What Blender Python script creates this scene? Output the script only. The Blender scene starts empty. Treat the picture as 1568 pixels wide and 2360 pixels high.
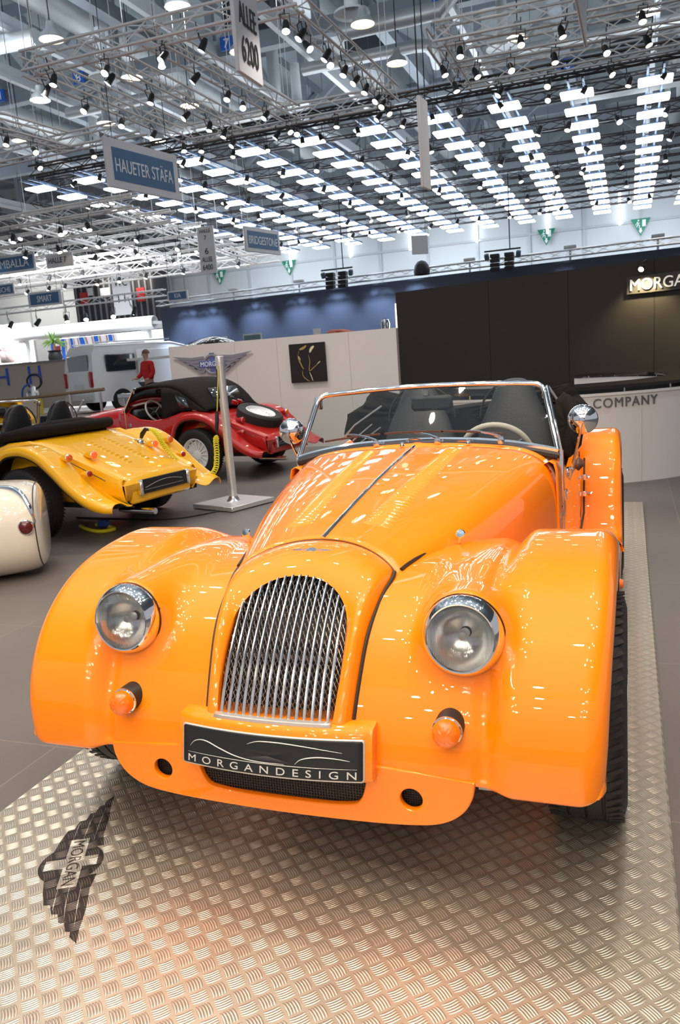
import bpy, bmesh, math, random
from mathutils import Vector, Matrix
from math import sin, cos, pi, radians, sqrt, atan2
random.seed(7)
S = bpy.context.scene
COL = S.collection
# ---------------------------------------------------------------- camera, exposure, world, lights
cam_d = bpy.data.cameras.new('camera'); cam = bpy.data.objects.new('camera', cam_d); COL.objects.link(cam)
cam.location = (0.8891, -2.3171, 1.3864)
cam.rotation_euler = (radians(78.99219), radians(4.15804), radians(19.67407))
cam_d.sensor_fit = 'VERTICAL'; cam_d.sensor_height = 24.0; cam_d.lens = 1824.14*24.0/2360.0
cam_d.clip_start = .05; cam_d.clip_end = 200
cam_d.dof.use_dof = True; cam_d.dof.focus_distance = 2.6; cam_d.dof.aperture_fstop = 6.3
S.camera = cam
S.view_settings.view_transform = 'Standard'
S.view_settings.look = 'None'
S.view_settings.exposure = 0.0
S.view_settings.gamma = 1.0
S.view_settings.use_curve_mapping = False
W = bpy.data.worlds.new('world'); S.world = W; W.use_nodes = True
W.node_tree.nodes['Background'].inputs[0].default_value = (.86, .9, 1.0, 1)
W.node_tree.nodes['Background'].inputs[1].default_value = .45

def lamp(kind, loc, energy, color=(1, 1, 1), size=.1, target=None, spot=60, blend=.4, sy=None, name='stand_lamp_light'):
    l = bpy.data.lights.new(name, kind); o = bpy.data.objects.new(name, l); COL.objects.link(o)
    o.location = loc; l.energy = energy; l.color = color
    if kind == 'AREA':
        l.shape = 'RECTANGLE'; l.size = size; l.size_y = sy or size
    else: l.shadow_soft_size = size
    if kind == 'SPOT': l.spot_size = radians(spot); l.spot_blend = blend
    if target is not None:
        o.rotation_euler = (Vector(target)-Vector(loc)).to_track_quat('-Z', 'Y').to_euler()
    return o
WARM = (1.0, .80, .58); NEUT = (1.0, .93, .86); COOL = (.80, .90, 1.0)
# spotlights of the stand over and in front of the orange car
_k = 0
for x in (-3.4, -2.3, -1.2, -.3, .7, 1.6, 2.6, 3.6):
    for y in (-13.0, -10.6, -8.4, -6.4, -4.9, -3.4, -1.9, -.3, 1.5, 3.4):
        _k += 1
        if (_k*7) % 5 == 0: continue
        lamp('SPOT', (x+.23*sin(_k*2.1), y+.3*cos(_k*1.7), 5.8), 80 if y > -8 else 60, WARM if _k % 3 else NEUT, .055, (x*.25-.05, .6+max(y, -6)*.25, .3), 75, .6)
# spotlights over the cars on the left, the counter and the photo wall
for x, y in [(-7.4, 8.4), (-6.3, 8.4), (-5.3, 8.4), (-4.1, 8.4), (-3.2, 9.6), (-4.2, 6.0), (-5.4, 3.6), (-6.6, 5.4), (-2.2, 6.6), (-3.4, 2.2), (-1.2, 8.0), (1.2, 4.4), (.2, 6.6)]:
    lamp('SPOT', (x, y, 5.8), 190, NEUT, .06, (x+.2, y+.3, 0), 95, .6)
# bounce of the bright hall up to the roof, imitated by added upward-facing fill lights
for x, y, e in [(-5, 10, 520), (-14, 12, 520), (-6, 24, 150), (-17, 26, 150), (4, 20, 200), (-5, 38, 60), (-18, 40, 60), (-26, 22, 260), (-3, -3, 700), (4, 3, 500), (-10, 2, 500), (-2, -11, 500)]:
    lamp('AREA', (x, y, 7.9), e, (.80, .90, 1.0), 6, (x, y, 20), sy=6, name='roof_bounce_fill')
# added fill lights that brighten the hall end wall
for x, e in ((-37, 330), (-27, 60), (-18, 240), (-8, 250), (2, 250)):
    lamp('AREA', (x, 40, 6.9), e, (.84, .92, 1.0) if x > -20 else (1, .93, .82), 5, (x, 46, 4.5), sy=1.5, name='end_wall_fill')
for x in (-24, -19):
    lamp('AREA', (x, 24, 5.6), 500, (.95, .97, 1.0), 4, (x-1, 29, 1.5), sy=2, name='stand_wash_light')
# washers of the navy wall
for x in (-13.2, -12.3, -10.5, -8.9, -7.6, -6.2, -5.0, -.8, 2.2):
    yw = 22.2-.1217*(x+14.33); lamp('SPOT', (x, yw-.75, 4.35), 900 if x < -4 else 250, (.60, .75, 1.0), .1, (x+.05, yw-.05, 1.4), 60, 1.0, name='wall_washer_light')

# ---------------------------------------------------------------- materials
MATS = {}
def mat(name, col, rough=.5, metal=0, coat=0, emit=None, es=0, trans=0, ior=1.45, spec=.5, coatr=.03, sheen=0):
    if name in MATS: return MATS[name]
    m = bpy.data.materials.new(name); m.use_nodes = True; b = m.node_tree.nodes['Principled BSDF']
    I = b.inputs
    I['Base Color'].default_value = (*col, 1); I['Roughness'].default_value = rough; I['Metallic'].default_value = metal
    I['Coat Weight'].default_value = coat; I['Coat Roughness'].default_value = coatr; I['IOR'].default_value = ior
    I['Transmission Weight'].default_value = trans; I['Specular IOR Level'].default_value = spec
    I['Sheen Weight'].default_value = sheen
    if emit: I['Emission Color'].default_value = (*emit, 1); I['Emission Strength'].default_value = es
    MATS[name] = m; return m
def nt(m): return m.node_tree.nodes, m.node_tree.links
def noise_var(m, scale, amt, detail=3, bump=0, bscale=None):
    """slow tone variation and an optional fine bump on a material"""
    n, l = nt(m); b = n['Principled BSDF']; c = tuple(b.inputs['Base Color'].default_value)
    tc = n.new('ShaderNodeTexCoord'); t = n.new('ShaderNodeTexNoise'); t.inputs['Scale'].default_value = scale; t.inputs['Detail'].default_value = detail
    l.new(tc.outputs['Object'], t.inputs['Vector'])
    r = n.new('ShaderNodeMapRange'); r.inputs[3].default_value = 1-amt; r.inputs[4].default_value = 1+amt
    l.new(t.outputs['Fac'], r.inputs[0])
    mx = n.new('ShaderNodeVectorMath'); mx.operation = 'SCALE'; mx.inputs[0].default_value = c[:3]; l.new(r.outputs[0], mx.inputs['Scale'])
    l.new(mx.outputs[0], b.inputs['Base Color'])
    if bump:
        t2 = n.new('ShaderNodeTexNoise'); t2.inputs['Scale'].default_value = bscale; l.new(tc.outputs['Object'], t2.inputs['Vector'])
        bp = n.new('ShaderNodeBump'); bp.inputs['Strength'].default_value = bump; bp.inputs['Distance'].default_value = .004
        l.new(t2.outputs['Fac'], bp.inputs['Height']); l.new(bp.outputs[0], b.inputs['Normal'])
    return m
orange = mat('orange_paint', (.96, .232, .0), .38, 0, 1, spec=.2, coatr=.015)
yellow = mat('yellow_paint', (.95, .47, .0), .38, 0, 1, spec=.35, coatr=.02)
redp = mat('red_paint', (.42, .008, .004), .35, 0, 1, spec=.35, coatr=.02)
cream = mat('cream_paint', (.72, .66, .55), .35, 0, 1, coatr=.02)
chrome = mat('chrome', (.88, .88, .88), .05, 1)
steelb = noise_var(mat('brushed_steel', (.74, .73, .71), .36, .75), 60, .06)
alu = mat('aluminium', (.72, .72, .72), .28, 1)
tyre = noise_var(mat('tyre_rubber', (.022, .021, .022), .6, spec=.3), 20, .15)
rubber = mat('black_rubber', (.02, .016, .014), .45)
fabric = noise_var(mat('black_fabric', (.013, .011, .010), .9, spec=.2), 12, .3, bump=.5, bscale=120)
leather = noise_var(mat('black_leather', (.028, .03, .034), .42), 10, .2, bump=.3, bscale=200)
dark = mat('dark_cavity', (.006, .006, .006), .8)
greyrad = mat('radiator_grey', (.11, .10, .095), .5, .3)
beige = mat('beige_rim', (.62, .57, .5), .4)
amber = mat('amber_plastic', (.95, .17, .0), .10, 0, .8)
redlens = mat('red_plastic', (.45, .008, .006), .12, 0, .6, trans=.2)
redlit = mat('red_lamp_lit', (.9, .03, .01), .2, emit=(1, .05, .01), es=2.5)
plateb = noise_var(mat('plate_black', (.014, .016, .018), .45, spec=.4), 90, .1)
silver = mat('silver_print', (.62, .60, .57), .4, .25)
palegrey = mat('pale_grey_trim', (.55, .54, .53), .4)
whiteplast = mat('white_plastic', (.8, .8, .8), .4)
navy = noise_var(mat('navy_cloth', (.055, .068, .105), .8), 2, .08)
blackwall = noise_var(mat('dark_panel', (.026, .022, .019), .5, spec=.35), 3, .06)
standwhite = noise_var(mat('stand_wall_white', (.66, .61, .57), .5), 2, .02)
deskwhite = noise_var(mat('counter_white', (.70, .67, .65), .4, coat=.2), 2, .02)
deskblack = mat('counter_top_black', (.018, .012, .010), .09, 0, 1)
hallwhite = noise_var(mat('hall_wall_white', (.62, .66, .69), .7), .3, .04)
roofm = noise_var(mat('roof_sheet', (.30, .34, .36), .7), .4, .1)
beamm = noise_var(mat('roof_steel', (.27, .30, .33), .5, .2), .5, .1)
ductm = noise_var(mat('duct_metal', (.58, .60, .60), .4, .5), 1, .1)
trussw = mat('truss_aluminium', (.80, .77, .75), .4, .35)
trussb = mat('truss_dark', (.045, .04, .042), .5, .3)
trussbl = mat('truss_bluegrey', (.10, .15, .24), .45, .3)
signwhite = mat('sign_white', (.72, .72, .74), .5)
signblue = mat('sign_blue', (.07, .17, .33), .5)
signtext = mat('sign_text_white', (.85, .87, .9), .5)
signdark = mat('sign_text_dark', (.03, .03, .035), .5)
greenm = mat('exit_green', (.01, .24, .14), .5)
blackm = mat('black_metal', (.02, .02, .022), .45, .2)
lampcool = mat('lamp_cool_lit', (1, 1, 1), .5, emit=(.92, .96, 1.0), es=14)
lampwarm = mat('lamp_warm_lit', (1, 1, 1), .5, emit=(1.0, .80, .52), es=12)
panelm = mat('light_panel_lit', (1, 1, 1), .5, emit=(.86, .93, 1.0), es=7.5)
tubem = mat('wall_tube_lit', (1, 1, 1), .5, emit=(.95, .98, 1.0), es=5)

def glassmat(name, tint=(.93, .96, .95), f=1.0, bump=None):
    m = bpy.data.materials.new(name); m.use_nodes = True; n, l = nt(m); n.clear()
    o = n.new('ShaderNodeOutputMaterial'); t = n.new('ShaderNodeBsdfTransparent'); g = n.new('ShaderNodeBsdfGlossy'); g.inputs['Roughness'].default_value = .02
    t.inputs[0].default_value = (*tint, 1)
    fr = n.new('ShaderNodeFresnel'); fr.inputs[0].default_value = 1.5
    mu = n.new('ShaderNodeMath'); mu.operation = 'MULTIPLY'; mu.inputs[1].default_value = f
    mx = n.new('ShaderNodeMixShader'); l.new(fr.outputs[0], mu.inputs[0]); l.new(mu.outputs[0], mx.inputs[0])
    l.new(t.outputs[0], mx.inputs[1]); l.new(g.outputs[0], mx.inputs[2]); l.new(mx.outputs[0], o.inputs[0])
    if bump:
        tc = n.new('ShaderNodeTexCoord'); w = n.new('ShaderNodeTexWave'); w.inputs['Scale'].default_value = bump; w.bands_direction = 'X'
        l.new(tc.outputs['Object'], w.inputs['Vector']); b = n.new('ShaderNodeBump'); b.inputs['Distance'].default_value = .002; b.inputs['Strength'].default_value = .8
        l.new(w.outputs['Fac'], b.inputs['Height']); l.new(b.outputs[0], g.inputs['Normal']); l.new(b.outputs[0], fr.inputs['Normal'])
    return m
glass = glassmat('windscreen_glass', (.80, .84, .83), 1.0)
lensglass = glassmat('headlamp_glass', (.94, .95, .95), 1.6, 70)
carglass = mat('dark_car_glass', (.02, .022, .025), .06, 0, 1)

def treadmat(name='tread_plate', c1=(.54, .46, .36), c2=(.92, .83, .69), ox=0, oy=0, metal=.85):
    m = bpy.data.materials.new(name); m.use_nodes = True; n, l = nt(m); b = n['Principled BSDF']
    b.inputs['Metallic'].default_value = metal
    def M(op, a, c=None, d=None):
        x = n.new('ShaderNodeMath'); x.operation = op
        for i, v in enumerate((a, c, d)):
            if v is None: continue
            if isinstance(v, (int, float)): x.inputs[i].default_value = v
            else: l.new(v, x.inputs[i])
        return x.outputs[0]
    tc = n.new('ShaderNodeTexCoord'); sp = n.new('ShaderNodeSeparateXYZ'); l.new(tc.outputs['Object'], sp.inputs[0])
    p = .0615; a = p/sqrt(2)
    X = M('SUBTRACT', sp.outputs[0], OX-ox); Y = M('SUBTRACT', sp.outputs[1], OY-oy)
    U = M('DIVIDE', M('ADD', X, Y), sqrt(2)*a); V = M('DIVIDE', M('SUBTRACT', X, Y), sqrt(2)*a)
    U = M('ADD', U, .5); V = M('ADD', V, .5)
    fu = M('FLOOR', U); fv = M('FLOOR', V)
    par = M('MODULO', M('ABSOLUTE', M('ADD', fu, fv)), 2.0)     # 0 / 1 checker
    lu = M('SUBTRACT', M('SUBTRACT', U, fu), .5); lv = M('SUBTRACT', M('SUBTRACT', V, fv), .5)
    inv = M('SUBTRACT', 1, par)
    A = M('ADD', M('MULTIPLY', lu, inv), M('MULTIPLY', lv, par))      # along the bar
    B = M('ADD', M('MULTIPLY', lv, inv), M('MULTIPLY', lu, par))      # across
    Bc = M('ADD', B, M('MULTIPLY', M('MULTIPLY', A, A), .25))
    k = M('DIVIDE', Bc, .155)
    kr = M('ROUND', k); loc = M('ABSOLUTE', M('SUBTRACT', k, kr))
    ok = M('LESS_THAN', M('ABSOLUTE', kr), 2.5)
    end = M('MAXIMUM', M('SUBTRACT', 1, M('POWER', M('ABSOLUTE', M('DIVIDE', A, .46)), 3)), 0)
    rid = M('MAXIMUM', M('SUBTRACT', end, M('POWER', M('MULTIPLY', loc, 2.2), 2)), 0)
    h = M('MULTIPLY', M('SQRT', rid), ok)
    bp = n.new('ShaderNodeBump'); bp.inputs['Strength'].default_value = .8; bp.inputs['Distance'].default_value = .0016
    l.new(h, bp.inputs['Height'])
    nz = n.new('ShaderNodeTexNoise'); nz.inputs['Scale'].default_value = 5; nz.inputs['Detail'].default_value = 3; l.new(tc.outputs['Object'], nz.inputs['Vector'])
    b2 = n.new('ShaderNodeBump'); b2.inputs['Strength'].default_value = .25; b2.inputs['Distance'].default_value = .02
    l.new(nz.outputs['Fac'], b2.inputs['Height']); l.new(b2.outputs[0], bp.inputs['Normal']); l.new(bp.outputs[0], b.inputs['Normal'])
    rr = n.new('ShaderNodeMapRange'); rr.inputs[3].default_value = .40; rr.inputs[4].default_value = .28; l.new(h, rr.inputs[0]); l.new(rr.outputs[0], b.inputs['Roughness'])
    cr = n.new('ShaderNodeMixRGB'); cr.inputs[1].default_value = (*c1, 1); cr.inputs[2].default_value = (*c2, 1)
    l.new(h, cr.inputs[0]); l.new(cr.outputs[0], b.inputs['Base Color'])
    return m
OX, OY = 0.0997, -0.5142
tread = treadmat()
def floormat():
    m = mat('hall_floor', (.20, .17, .155), .38, spec=.4); n, l = nt(m); b = n['Principled BSDF']
    tc = n.new('ShaderNodeTexCoord'); br = n.new('ShaderNodeTexBrick'); l.new(tc.outputs['Object'], br.inputs['Vector'])
    br.offset = 0; br.inputs['Scale'].default_value = 1; br.inputs['Brick Width'].default_value = 1.25; br.inputs['Row Height'].default_value = 1.25
    br.inputs['Mortar Size'].default_value = .004; br.inputs['Mortar Smooth'].default_value = .3
    br.inputs['Color1'].default_value = (.155, .135, .125, 1); br.inputs['Color2'].default_value = (.17, .148, .136, 1); br.inputs['Mortar'].default_value = (.24, .20, .17, 1)
    nz = n.new('ShaderNodeTexNoise'); nz.inputs['Scale'].default_value = 1.3; nz.inputs['Detail'].default_value = 5; l.new(tc.outputs['Object'], nz.inputs['Vector'])
    mx = n.new('ShaderNodeMixRGB'); mx.blend_type = 'MULTIPLY'; mx.inputs[0].default_value = .25; l.new(br.outputs[0], mx.inputs[1]); l.new(nz.outputs['Fac'], mx.inputs[2])
    l.new(mx.outputs[0], b.inputs['Base Color'])
    return m
floorm = floormat()

# ---------------------------------------------------------------- mesh helpers
class MB:
    """collects shapes, links them as ONE mesh object"""
    def __init__(s): s.v = []; s.f = []; s.m = []; s.mats = []; s.cur = 0
    def mat(s, m):
        if m not in s.mats: s.mats.append(m)
        s.cur = s.mats.index(m); return s
    def add(s, vs, fs, M=None):
        b = len(s.v)
        s.v += [tuple(M @ Vector(v)) if M is not None else tuple(v) for v in vs]
        s.f += [tuple(b+i for i in f) for f in fs]; s.m += [s.cur]*len(fs); return s
    def box(s, c, d, M=None, r=0):
        x, y, z = c; a, b, e = [q/2 for q in d]
        if r <= 0:
            vs = [(x+i*a, y+j*b, z+k*e) for i in (-1, 1) for j in (-1, 1) for k in (-1, 1)]
            fs = [(0, 1, 3, 2), (4, 6, 7, 5), (0, 4, 5, 1), (2, 3, 7, 6), (0, 2, 6, 4), (1, 5, 7, 3)]
            return s.add(vs, fs, M)
        # chamfered box
        r = min(r, a*.9, b*.9, e*.9); vs = []; 
        for i in (-1, 1):
            for j in (-1, 1):
                for k in (-1, 1):
                    vs += [(x+i*a, y+j*(b-r), z+k*(e-r)), (x+i*(a-r), y+j*b, z+k*(e-r)), (x+i*(a-r), y+j*(b-r), z+k*e)]
        bm = bmesh.new(); [bm.verts.new(v) for v in vs]; bmesh.ops.convex_hull(bm, input=bm.verts); bm.verts.index_update()
        s.add([v.co[:] for v in bm.verts], [tuple(w.index for w in f.verts) for f in bm.faces], M); bm.free(); return s
    def tube(s, pts, r, n=8, cap=True, M=None, closed=False, sx=1.0):
        P = [Vector(p) for p in pts]; N = len(P); rr = r if isinstance(r, (list, tuple)) else [r]*N
        vs = []; prev = None
        for i in range(N):
            if closed: t = (P[(i+1) % N]-P[i-1]).normalized()
            else: t = (P[min(i+1, N-1)]-P[max(i-1, 0)]).normalized()
            if prev is None:
                up = Vector((0, 0, 1)) if abs(t.z) < .9 else Vector((1, 0, 0)); u = t.cross(up).normalized()
            else: u = (prev-t*prev.dot(t)).normalized()
            prev = u; w = t.cross(u)
            for k in range(n):
                a = 2*pi*k/n+pi/n; vs.append(P[i]+(u*cos(a)*sx+w*sin(a))*rr[i])
        fs = []
        for i in range(N if closed else N-1):
            j = (i+1) % N
            for k in range(n): fs.append((i*n+k, i*n+(k+1) % n, j*n+(k+1) % n, j*n+k))
        if cap and not closed: fs.append(tuple(range(n-1, -1, -1))); fs.append(tuple(range((N-1)*n, N*n)))
        return s.add(vs, fs, M)
    def bar(s, a, b, r, n=4): return s.tube([a, b], r, n)
    def lathe(s, prof, n=32, M=None, arc=2*pi):
        """prof: (radius, height) pairs, about +Z"""
        full = arc > 6.28; K = n if full else n+1; vs = []
        for r, h in prof:
            for k in range(K): a = arc*k/n; vs.append((r*cos(a), r*sin(a), h))
        fs = []
        for i in range(len(prof)-1):
            for k in range(n):
                q = (k+1) % K; fs.append((i*K+k, i*K+q, (i+1)*K+q, (i+1)*K+k))
        return s.add(vs, fs, M)
    def grid(s, rows, M=None, wrap=False, flip=False):
        nr = len(rows); nc = len(rows[0]); vs = [p for r in rows for p in r]; fs = []
        for i in range(nr-1):
            for j in range(nc if wrap else nc-1):
                q = (j+1) % nc; f = (i*nc+j, i*nc+q, (i+1)*nc+q, (i+1)*nc+j); fs.append(f[::-1] if flip else f)
        return s.add(vs, fs, M)
    def prism(s, poly, d, M=None, o=0.0):
        """polygon in x,y extruded o..o+d along z"""
        n = len(poly); vs = [(x, y, o) for x, y in poly]+[(x, y, o+d) for x, y in poly]
        fs = [tuple(range(n-1, -1, -1)), tuple(range(n, 2*n))]+[(i, (i+1) % n, n+(i+1) % n, n+i) for i in range(n)]
        return s.add(vs, fs, M)
    def build(s, name, m=None, parent=None, smooth=True, loc=None, thick=0, bevel=0, off=-1, angle=40):
        me = bpy.data.meshes.new(name); me.from_pydata([tuple(v) for v in s.v], [], s.f); me.update()
        for q in (s.mats or [m]): me.materials.append(q)
        if s.mats: me.polygons.foreach_set('material_index', s.m)
        o = bpy.data.objects.new(name, me); COL.objects.link(o)
        if smooth:
            me.polygons.foreach_set('use_smooth', [True]*len(me.polygons))
            try: me.set_sharp_from_angle(angle=radians(angle))
            except Exception: pass
        if parent: o.parent = parent
        if loc: o.location = loc
        if thick:
            q = o.modifiers.new('thickness', 'SOLIDIFY'); q.thickness = thick; q.offset = off
        if bevel:
            q = o.modifiers.new('bevel', 'BEVEL'); q.width = bevel; q.segments = 2; q.limit_method = 'ANGLE'
        return o
def empty(name, loc=(0, 0, 0), rz=0):
    o = bpy.data.objects.new(name, None); COL.objects.link(o); o.location = loc; o.rotation_euler = (0, 0, rz); o.empty_display_size = .1; return o
def tag(o, label=None, cat=None, group=None, kind=None):
    if label: o['label'] = label
    if cat: o['category'] = cat
    if group: o['group'] = group
    if kind: o['kind'] = kind
    return o
def copy_tree(o, parent=None):
    c = o.copy(); COL.objects.link(c); c.parent = parent
    for ch in [x for x in bpy.data.objects if x.parent == o]: copy_tree(ch, c)
    return c
def T(x, y, z): return Matrix.Translation((x, y, z))
def Rx(a): return Matrix.Rotation(a, 4, 'X')
def Ry(a): return Matrix.Rotation(a, 4, 'Y')
def Rz(a): return Matrix.Rotation(a, 4, 'Z')
def frame(o, x, y):
    """matrix with given x and y axis directions"""
    x = Vector(x).normalized(); y = Vector(y); y = (y-x*y.dot(x)).normalized(); z = x.cross(y)
    return Matrix(((x.x, y.x, z.x, o[0]), (x.y, y.y, z.y, o[1]), (x.z, y.z, z.z, o[2]), (0, 0, 0, 1)))
def text_geo(body, size=1.0, extrude=.0, space=1.0, align='LEFT', bold=0.0):
    cu = bpy.data.curves.new('t', 'FONT'); cu.body = body; cu.size = size; cu.extrude = extrude; cu.space_character = space
    cu.align_x = align; cu.offset = bold; cu.resolution_u = 4
    ob = bpy.data.objects.new('t', cu); COL.objects.link(ob); dg = bpy.context.evaluated_depsgraph_get(); dg.update()
    me = bpy.data.meshes.new_from_object(ob.evaluated_get(dg))
    vs = [v.co[:] for v in me.vertices]; fs = [tuple(p.vertices) for p in me.polygons]
    bpy.data.objects.remove(ob); bpy.data.curves.remove(cu); bpy.data.meshes.remove(me)
    return vs, fs
def fit_text(body, w, h, extrude=.001, bold=0.0, space=1.0):
    """text scaled to a w x h box, lower left at origin"""
    vs, fs = text_geo(body, 1, .01, space, bold=bold)
    x0 = min(v[0] for v in vs); x1 = max(v[0] for v in vs); y0 = min(v[1] for v in vs); y1 = max(v[1] for v in vs)
    return [((v[0]-x0)/(x1-x0)*w, (v[1]-y0)/(y1-y0)*h, v[2]/.01*extrude) for v in vs], fs
def poly_with_holes(loops, extrude, bevel=0.0, res=1):
    cu = bpy.data.curves.new('p', 'CURVE'); cu.dimensions = '2D'; cu.fill_mode = 'BOTH'; cu.extrude = extrude; cu.bevel_depth = bevel; cu.bevel_resolution = 2
    for lp in loops:
        sp = cu.splines.new('POLY'); sp.points.add(len(lp)-1); sp.use_cyclic_u = True
        for i, (x, y) in enumerate(lp): sp.points[i].co = (x, y, 0, 1)
    ob = bpy.data.objects.new('p', cu); COL.objects.link(ob); dg = bpy.context.evaluated_depsgraph_get(); dg.update()
    me = bpy.data.meshes.new_from_object(ob.evaluated_get(dg))
    vs = [v.co[:] for v in me.vertices]; fs = [tuple(p.vertices) for p in me.polygons]
    bpy.data.objects.remove(ob); bpy.data.curves.remove(cu); bpy.data.meshes.remove(me)
    return vs, fs
def islands(vs, fs):
    par = list(range(len(vs)))
    def fd(i):
        while par[i] != i: par[i] = par[par[i]]; i = par[i]
        return i
    for f in fs:
        for i in f[1:]: par[fd(i)] = fd(f[0])
    key_ = {}; out = {}
    for i, v in enumerate(vs):                               # weld by position
        k = tuple(round(c, 6) for c in v)
        if k in key_: par[fd(i)] = fd(key_[k])
        else: key_[k] = i
    for f in fs: out.setdefault(fd(f[0]), []).append(f)
    res = []
    for g in out.values():
        ids = sorted({i for f in g for i in f}); mp = {i: n for n, i in enumerate(ids)}
        res.append(([vs[i] for i in ids], [tuple(mp[i] for i in f) for f in g]))
    return res
def lerp(a, b, t): return a+(b-a)*t
def key(keys, t):
    """Catmull-Rom through scalar or tuple keys at integer positions"""
    n = len(keys)-1; t = max(0, min(n-1e-6, t)); i = int(t); f = t-i
    g = lambda k: keys[max(0, min(n, k))]
    a, b, c, d = g(i-1), g(i), g(i+1), g(i+2)
    def cr(a, b, c, d): return .5*((2*b)+(-a+c)*f+(2*a-5*b+4*c-d)*f*f+(-a+3*b-3*c+d)*f**3)
    return tuple(cr(*q) for q in zip(a, b, c, d)) if isinstance(a, tuple) else cr(a, b, c, d)
def path(keys, n): return [key(keys, (len(keys)-1)*i/(n-1)) for i in range(n)]
def sstep(a, b, x): t = max(0, min(1, (x-a)/(b-a))); return t*t*(3-2*t)
def ellipse(cx, cy, rx, ry, n=28, a0=0): return [(cx+rx*cos(a0+2*pi*i/n), cy+ry*sin(a0+2*pi*i/n)) for i in range(n)]
def rrect(cx, cy, w, h, r, n=5):
    out = []
    for sx, sy, a in ((1, 1, 0), (-1, 1, pi/2), (-1, -1, pi), (1, -1, 1.5*pi)):
        for i in range(n+1): t = a+pi/2*i/n; out.append((cx+sx*(w/2-r)+r*cos(t), cy+sy*(h/2-r)+r*sin(t)))
    return out
# ---------------------------------------------------------------- setting: floor, platform
tag(MB().box((-8, 15, -.09), (90, 66, .10)).build('floor', floorm, smooth=False), kind='structure')
# ================================================================= classic roadster
WIN = [(-.540, .322), (-.550, .345), (-.532, .44), (-.478, .55), (-.405, .655), (-.305, .728), (-.185, .764), (-.05, .776), (.12, .774), (.30, .75), (.48, .70), (.66, .60), (.85, .48), (1.1, .39), (1.5, .345), (2.12, .335)]
WCR = [(-.545, .303), (-.562, .328), (-.556, .44), (-.513, .555), (-.430, .662), (-.315, .742), (-.18, .793), (-.02, .817), (.14, .82), (.30, .78), (.46, .70), (.64, .58), (.85, .455), (1.1, .37), (1.5, .335), (2.12, .33)]
WXI = [.20, .20, .211, .219, .228, .238, .252, .285, .335, .39, .45, .52, .56, .60, .62, .62]
WXO = [.825, .832, .84, .845, .85, .855, .858, .86, .86, .86, .86, .858, .855, .85, .85, .85]
def smin(a, b, k):
    h = max(k-abs(a-b), 0)/k; return min(a, b)-h*h*k*.25
HC = (.496, .685)
def pod_f(x, y, z):
    r = math.hypot(x-HC[0], z-HC[1]); R = .107 if y < -.15 else .107-.30*(y+.15)**2
    a = r-R; b = -.440-y
    return -smin(-a, -b, .02)
def front_wing(side, paint, root):
    NV, NU = 150, 96; rows = []; K = len(WIN)-1
    dens = [0]
    for i in range(K):                                          # denser rows over the front and the crown
        n = 22 if 2 < i < 8 else 12 if i < 8 else (8 if i < 12 else 4)
        dens += [i+(j+1)/n for j in range(n)]
    for v in dens:
        ci, cc = key(WIN, v), key(WCR, v); c2 = key(WCR, min(v+.05, K)); c1 = key(WCR, max(v-.05, 0))
        t = Vector((0, c2[0]-c1[0], c2[1]-c1[1])).normalized(); n = Vector((0, -t.z, t.y))   # outward
        if n.z < 0 and v > 3: n = -n
        if v <= 3 and n.y > 0: n = -n
        xi, xo = key(WXI, v), key(WXO, v); row = []
        R = .058; xf = xo-R; NF = 74
        sw = sstep(13, 10.5, v)                               # crown fades on the running board
        for j in range(NF+1):
            x = lerp(xi, xf, j/NF)
            w = sstep(.545, .625, x)
            vy = -.016*math.exp(-((x-.552)/.026)**2)*sw*sstep(0, 1.2, v)
            row.append(Vector((x, lerp(ci[0], cc[0], w), lerp(ci[1], cc[1], w)))+n*vy)
        base = Vector((xf, cc[0], cc[1]))
        for j in range(1, 11):
            a = pi/2*j/10; row.append(base+Vector((R*sin(a), 0, 0))-n*R*(1-cos(a)))
        row.append(base+Vector((R*.99, 0, 0))-n*(R+.035)); rows.append(row)
    # headlamp pod rises out of the wing as a smooth union
    d = Vector((0, -.55, .835)); ct = .72
    disp = {}
    for i, row in enumerate(rows):
        if row[0].y > .35: break
        for j, P in enumerate(row):
            if abs(P.x-HC[0]) > .2 or P.z < .5: continue
            s = .34; F = 1
            prev = None; res = 0
            while s > -.03:
                Q = P+d*s; F = smin(s*ct, pod_f(Q.x, Q.y, Q.z), .055)
                if F < 0:
                    res = s if prev is None else s+(.012)*(-F)/(prev-F); break
                prev = F; s -= .012
            if res > 0: disp[i, j] = res
    for _ in range(6):                                        # soften the blend
        disp = {(i, j): (2*v+disp.get((i-1, j), 0)+disp.get((i+1, j), 0)+disp.get((i, j-1), 0)+disp.get((i, j+1), 0))/6 for (i, j), v in disp.items()}
    for _ in range(16):                                       # the tail of the pod fades out smoothly
        disp = {(i, j): (v if rows[i][j].y < -.30 else (2*v+disp.get((i-1, j), 0)+disp.get((i+1, j), 0)+disp.get((i, j-1), 0)+disp.get((i, j+1), 0))/6) for (i, j), v in disp.items()}
    for (i, j), v in disp.items():
        q = rows[i][j]+d*v
        if q.y < -.36 and math.hypot(q.x-HC[0], q.z-HC[1]) < .097: q = Vector((q.x, -.36, q.z))     # recess behind the lamp
        rows[i][j] = q
    mb = MB(); mb.grid([[(side*p.x, p.y, p.z) for p in r] for r in rows], flip=side < 0)
    o = mb.build('front_wing', paint, root, thick=.006, angle=60); return o, rows

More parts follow.
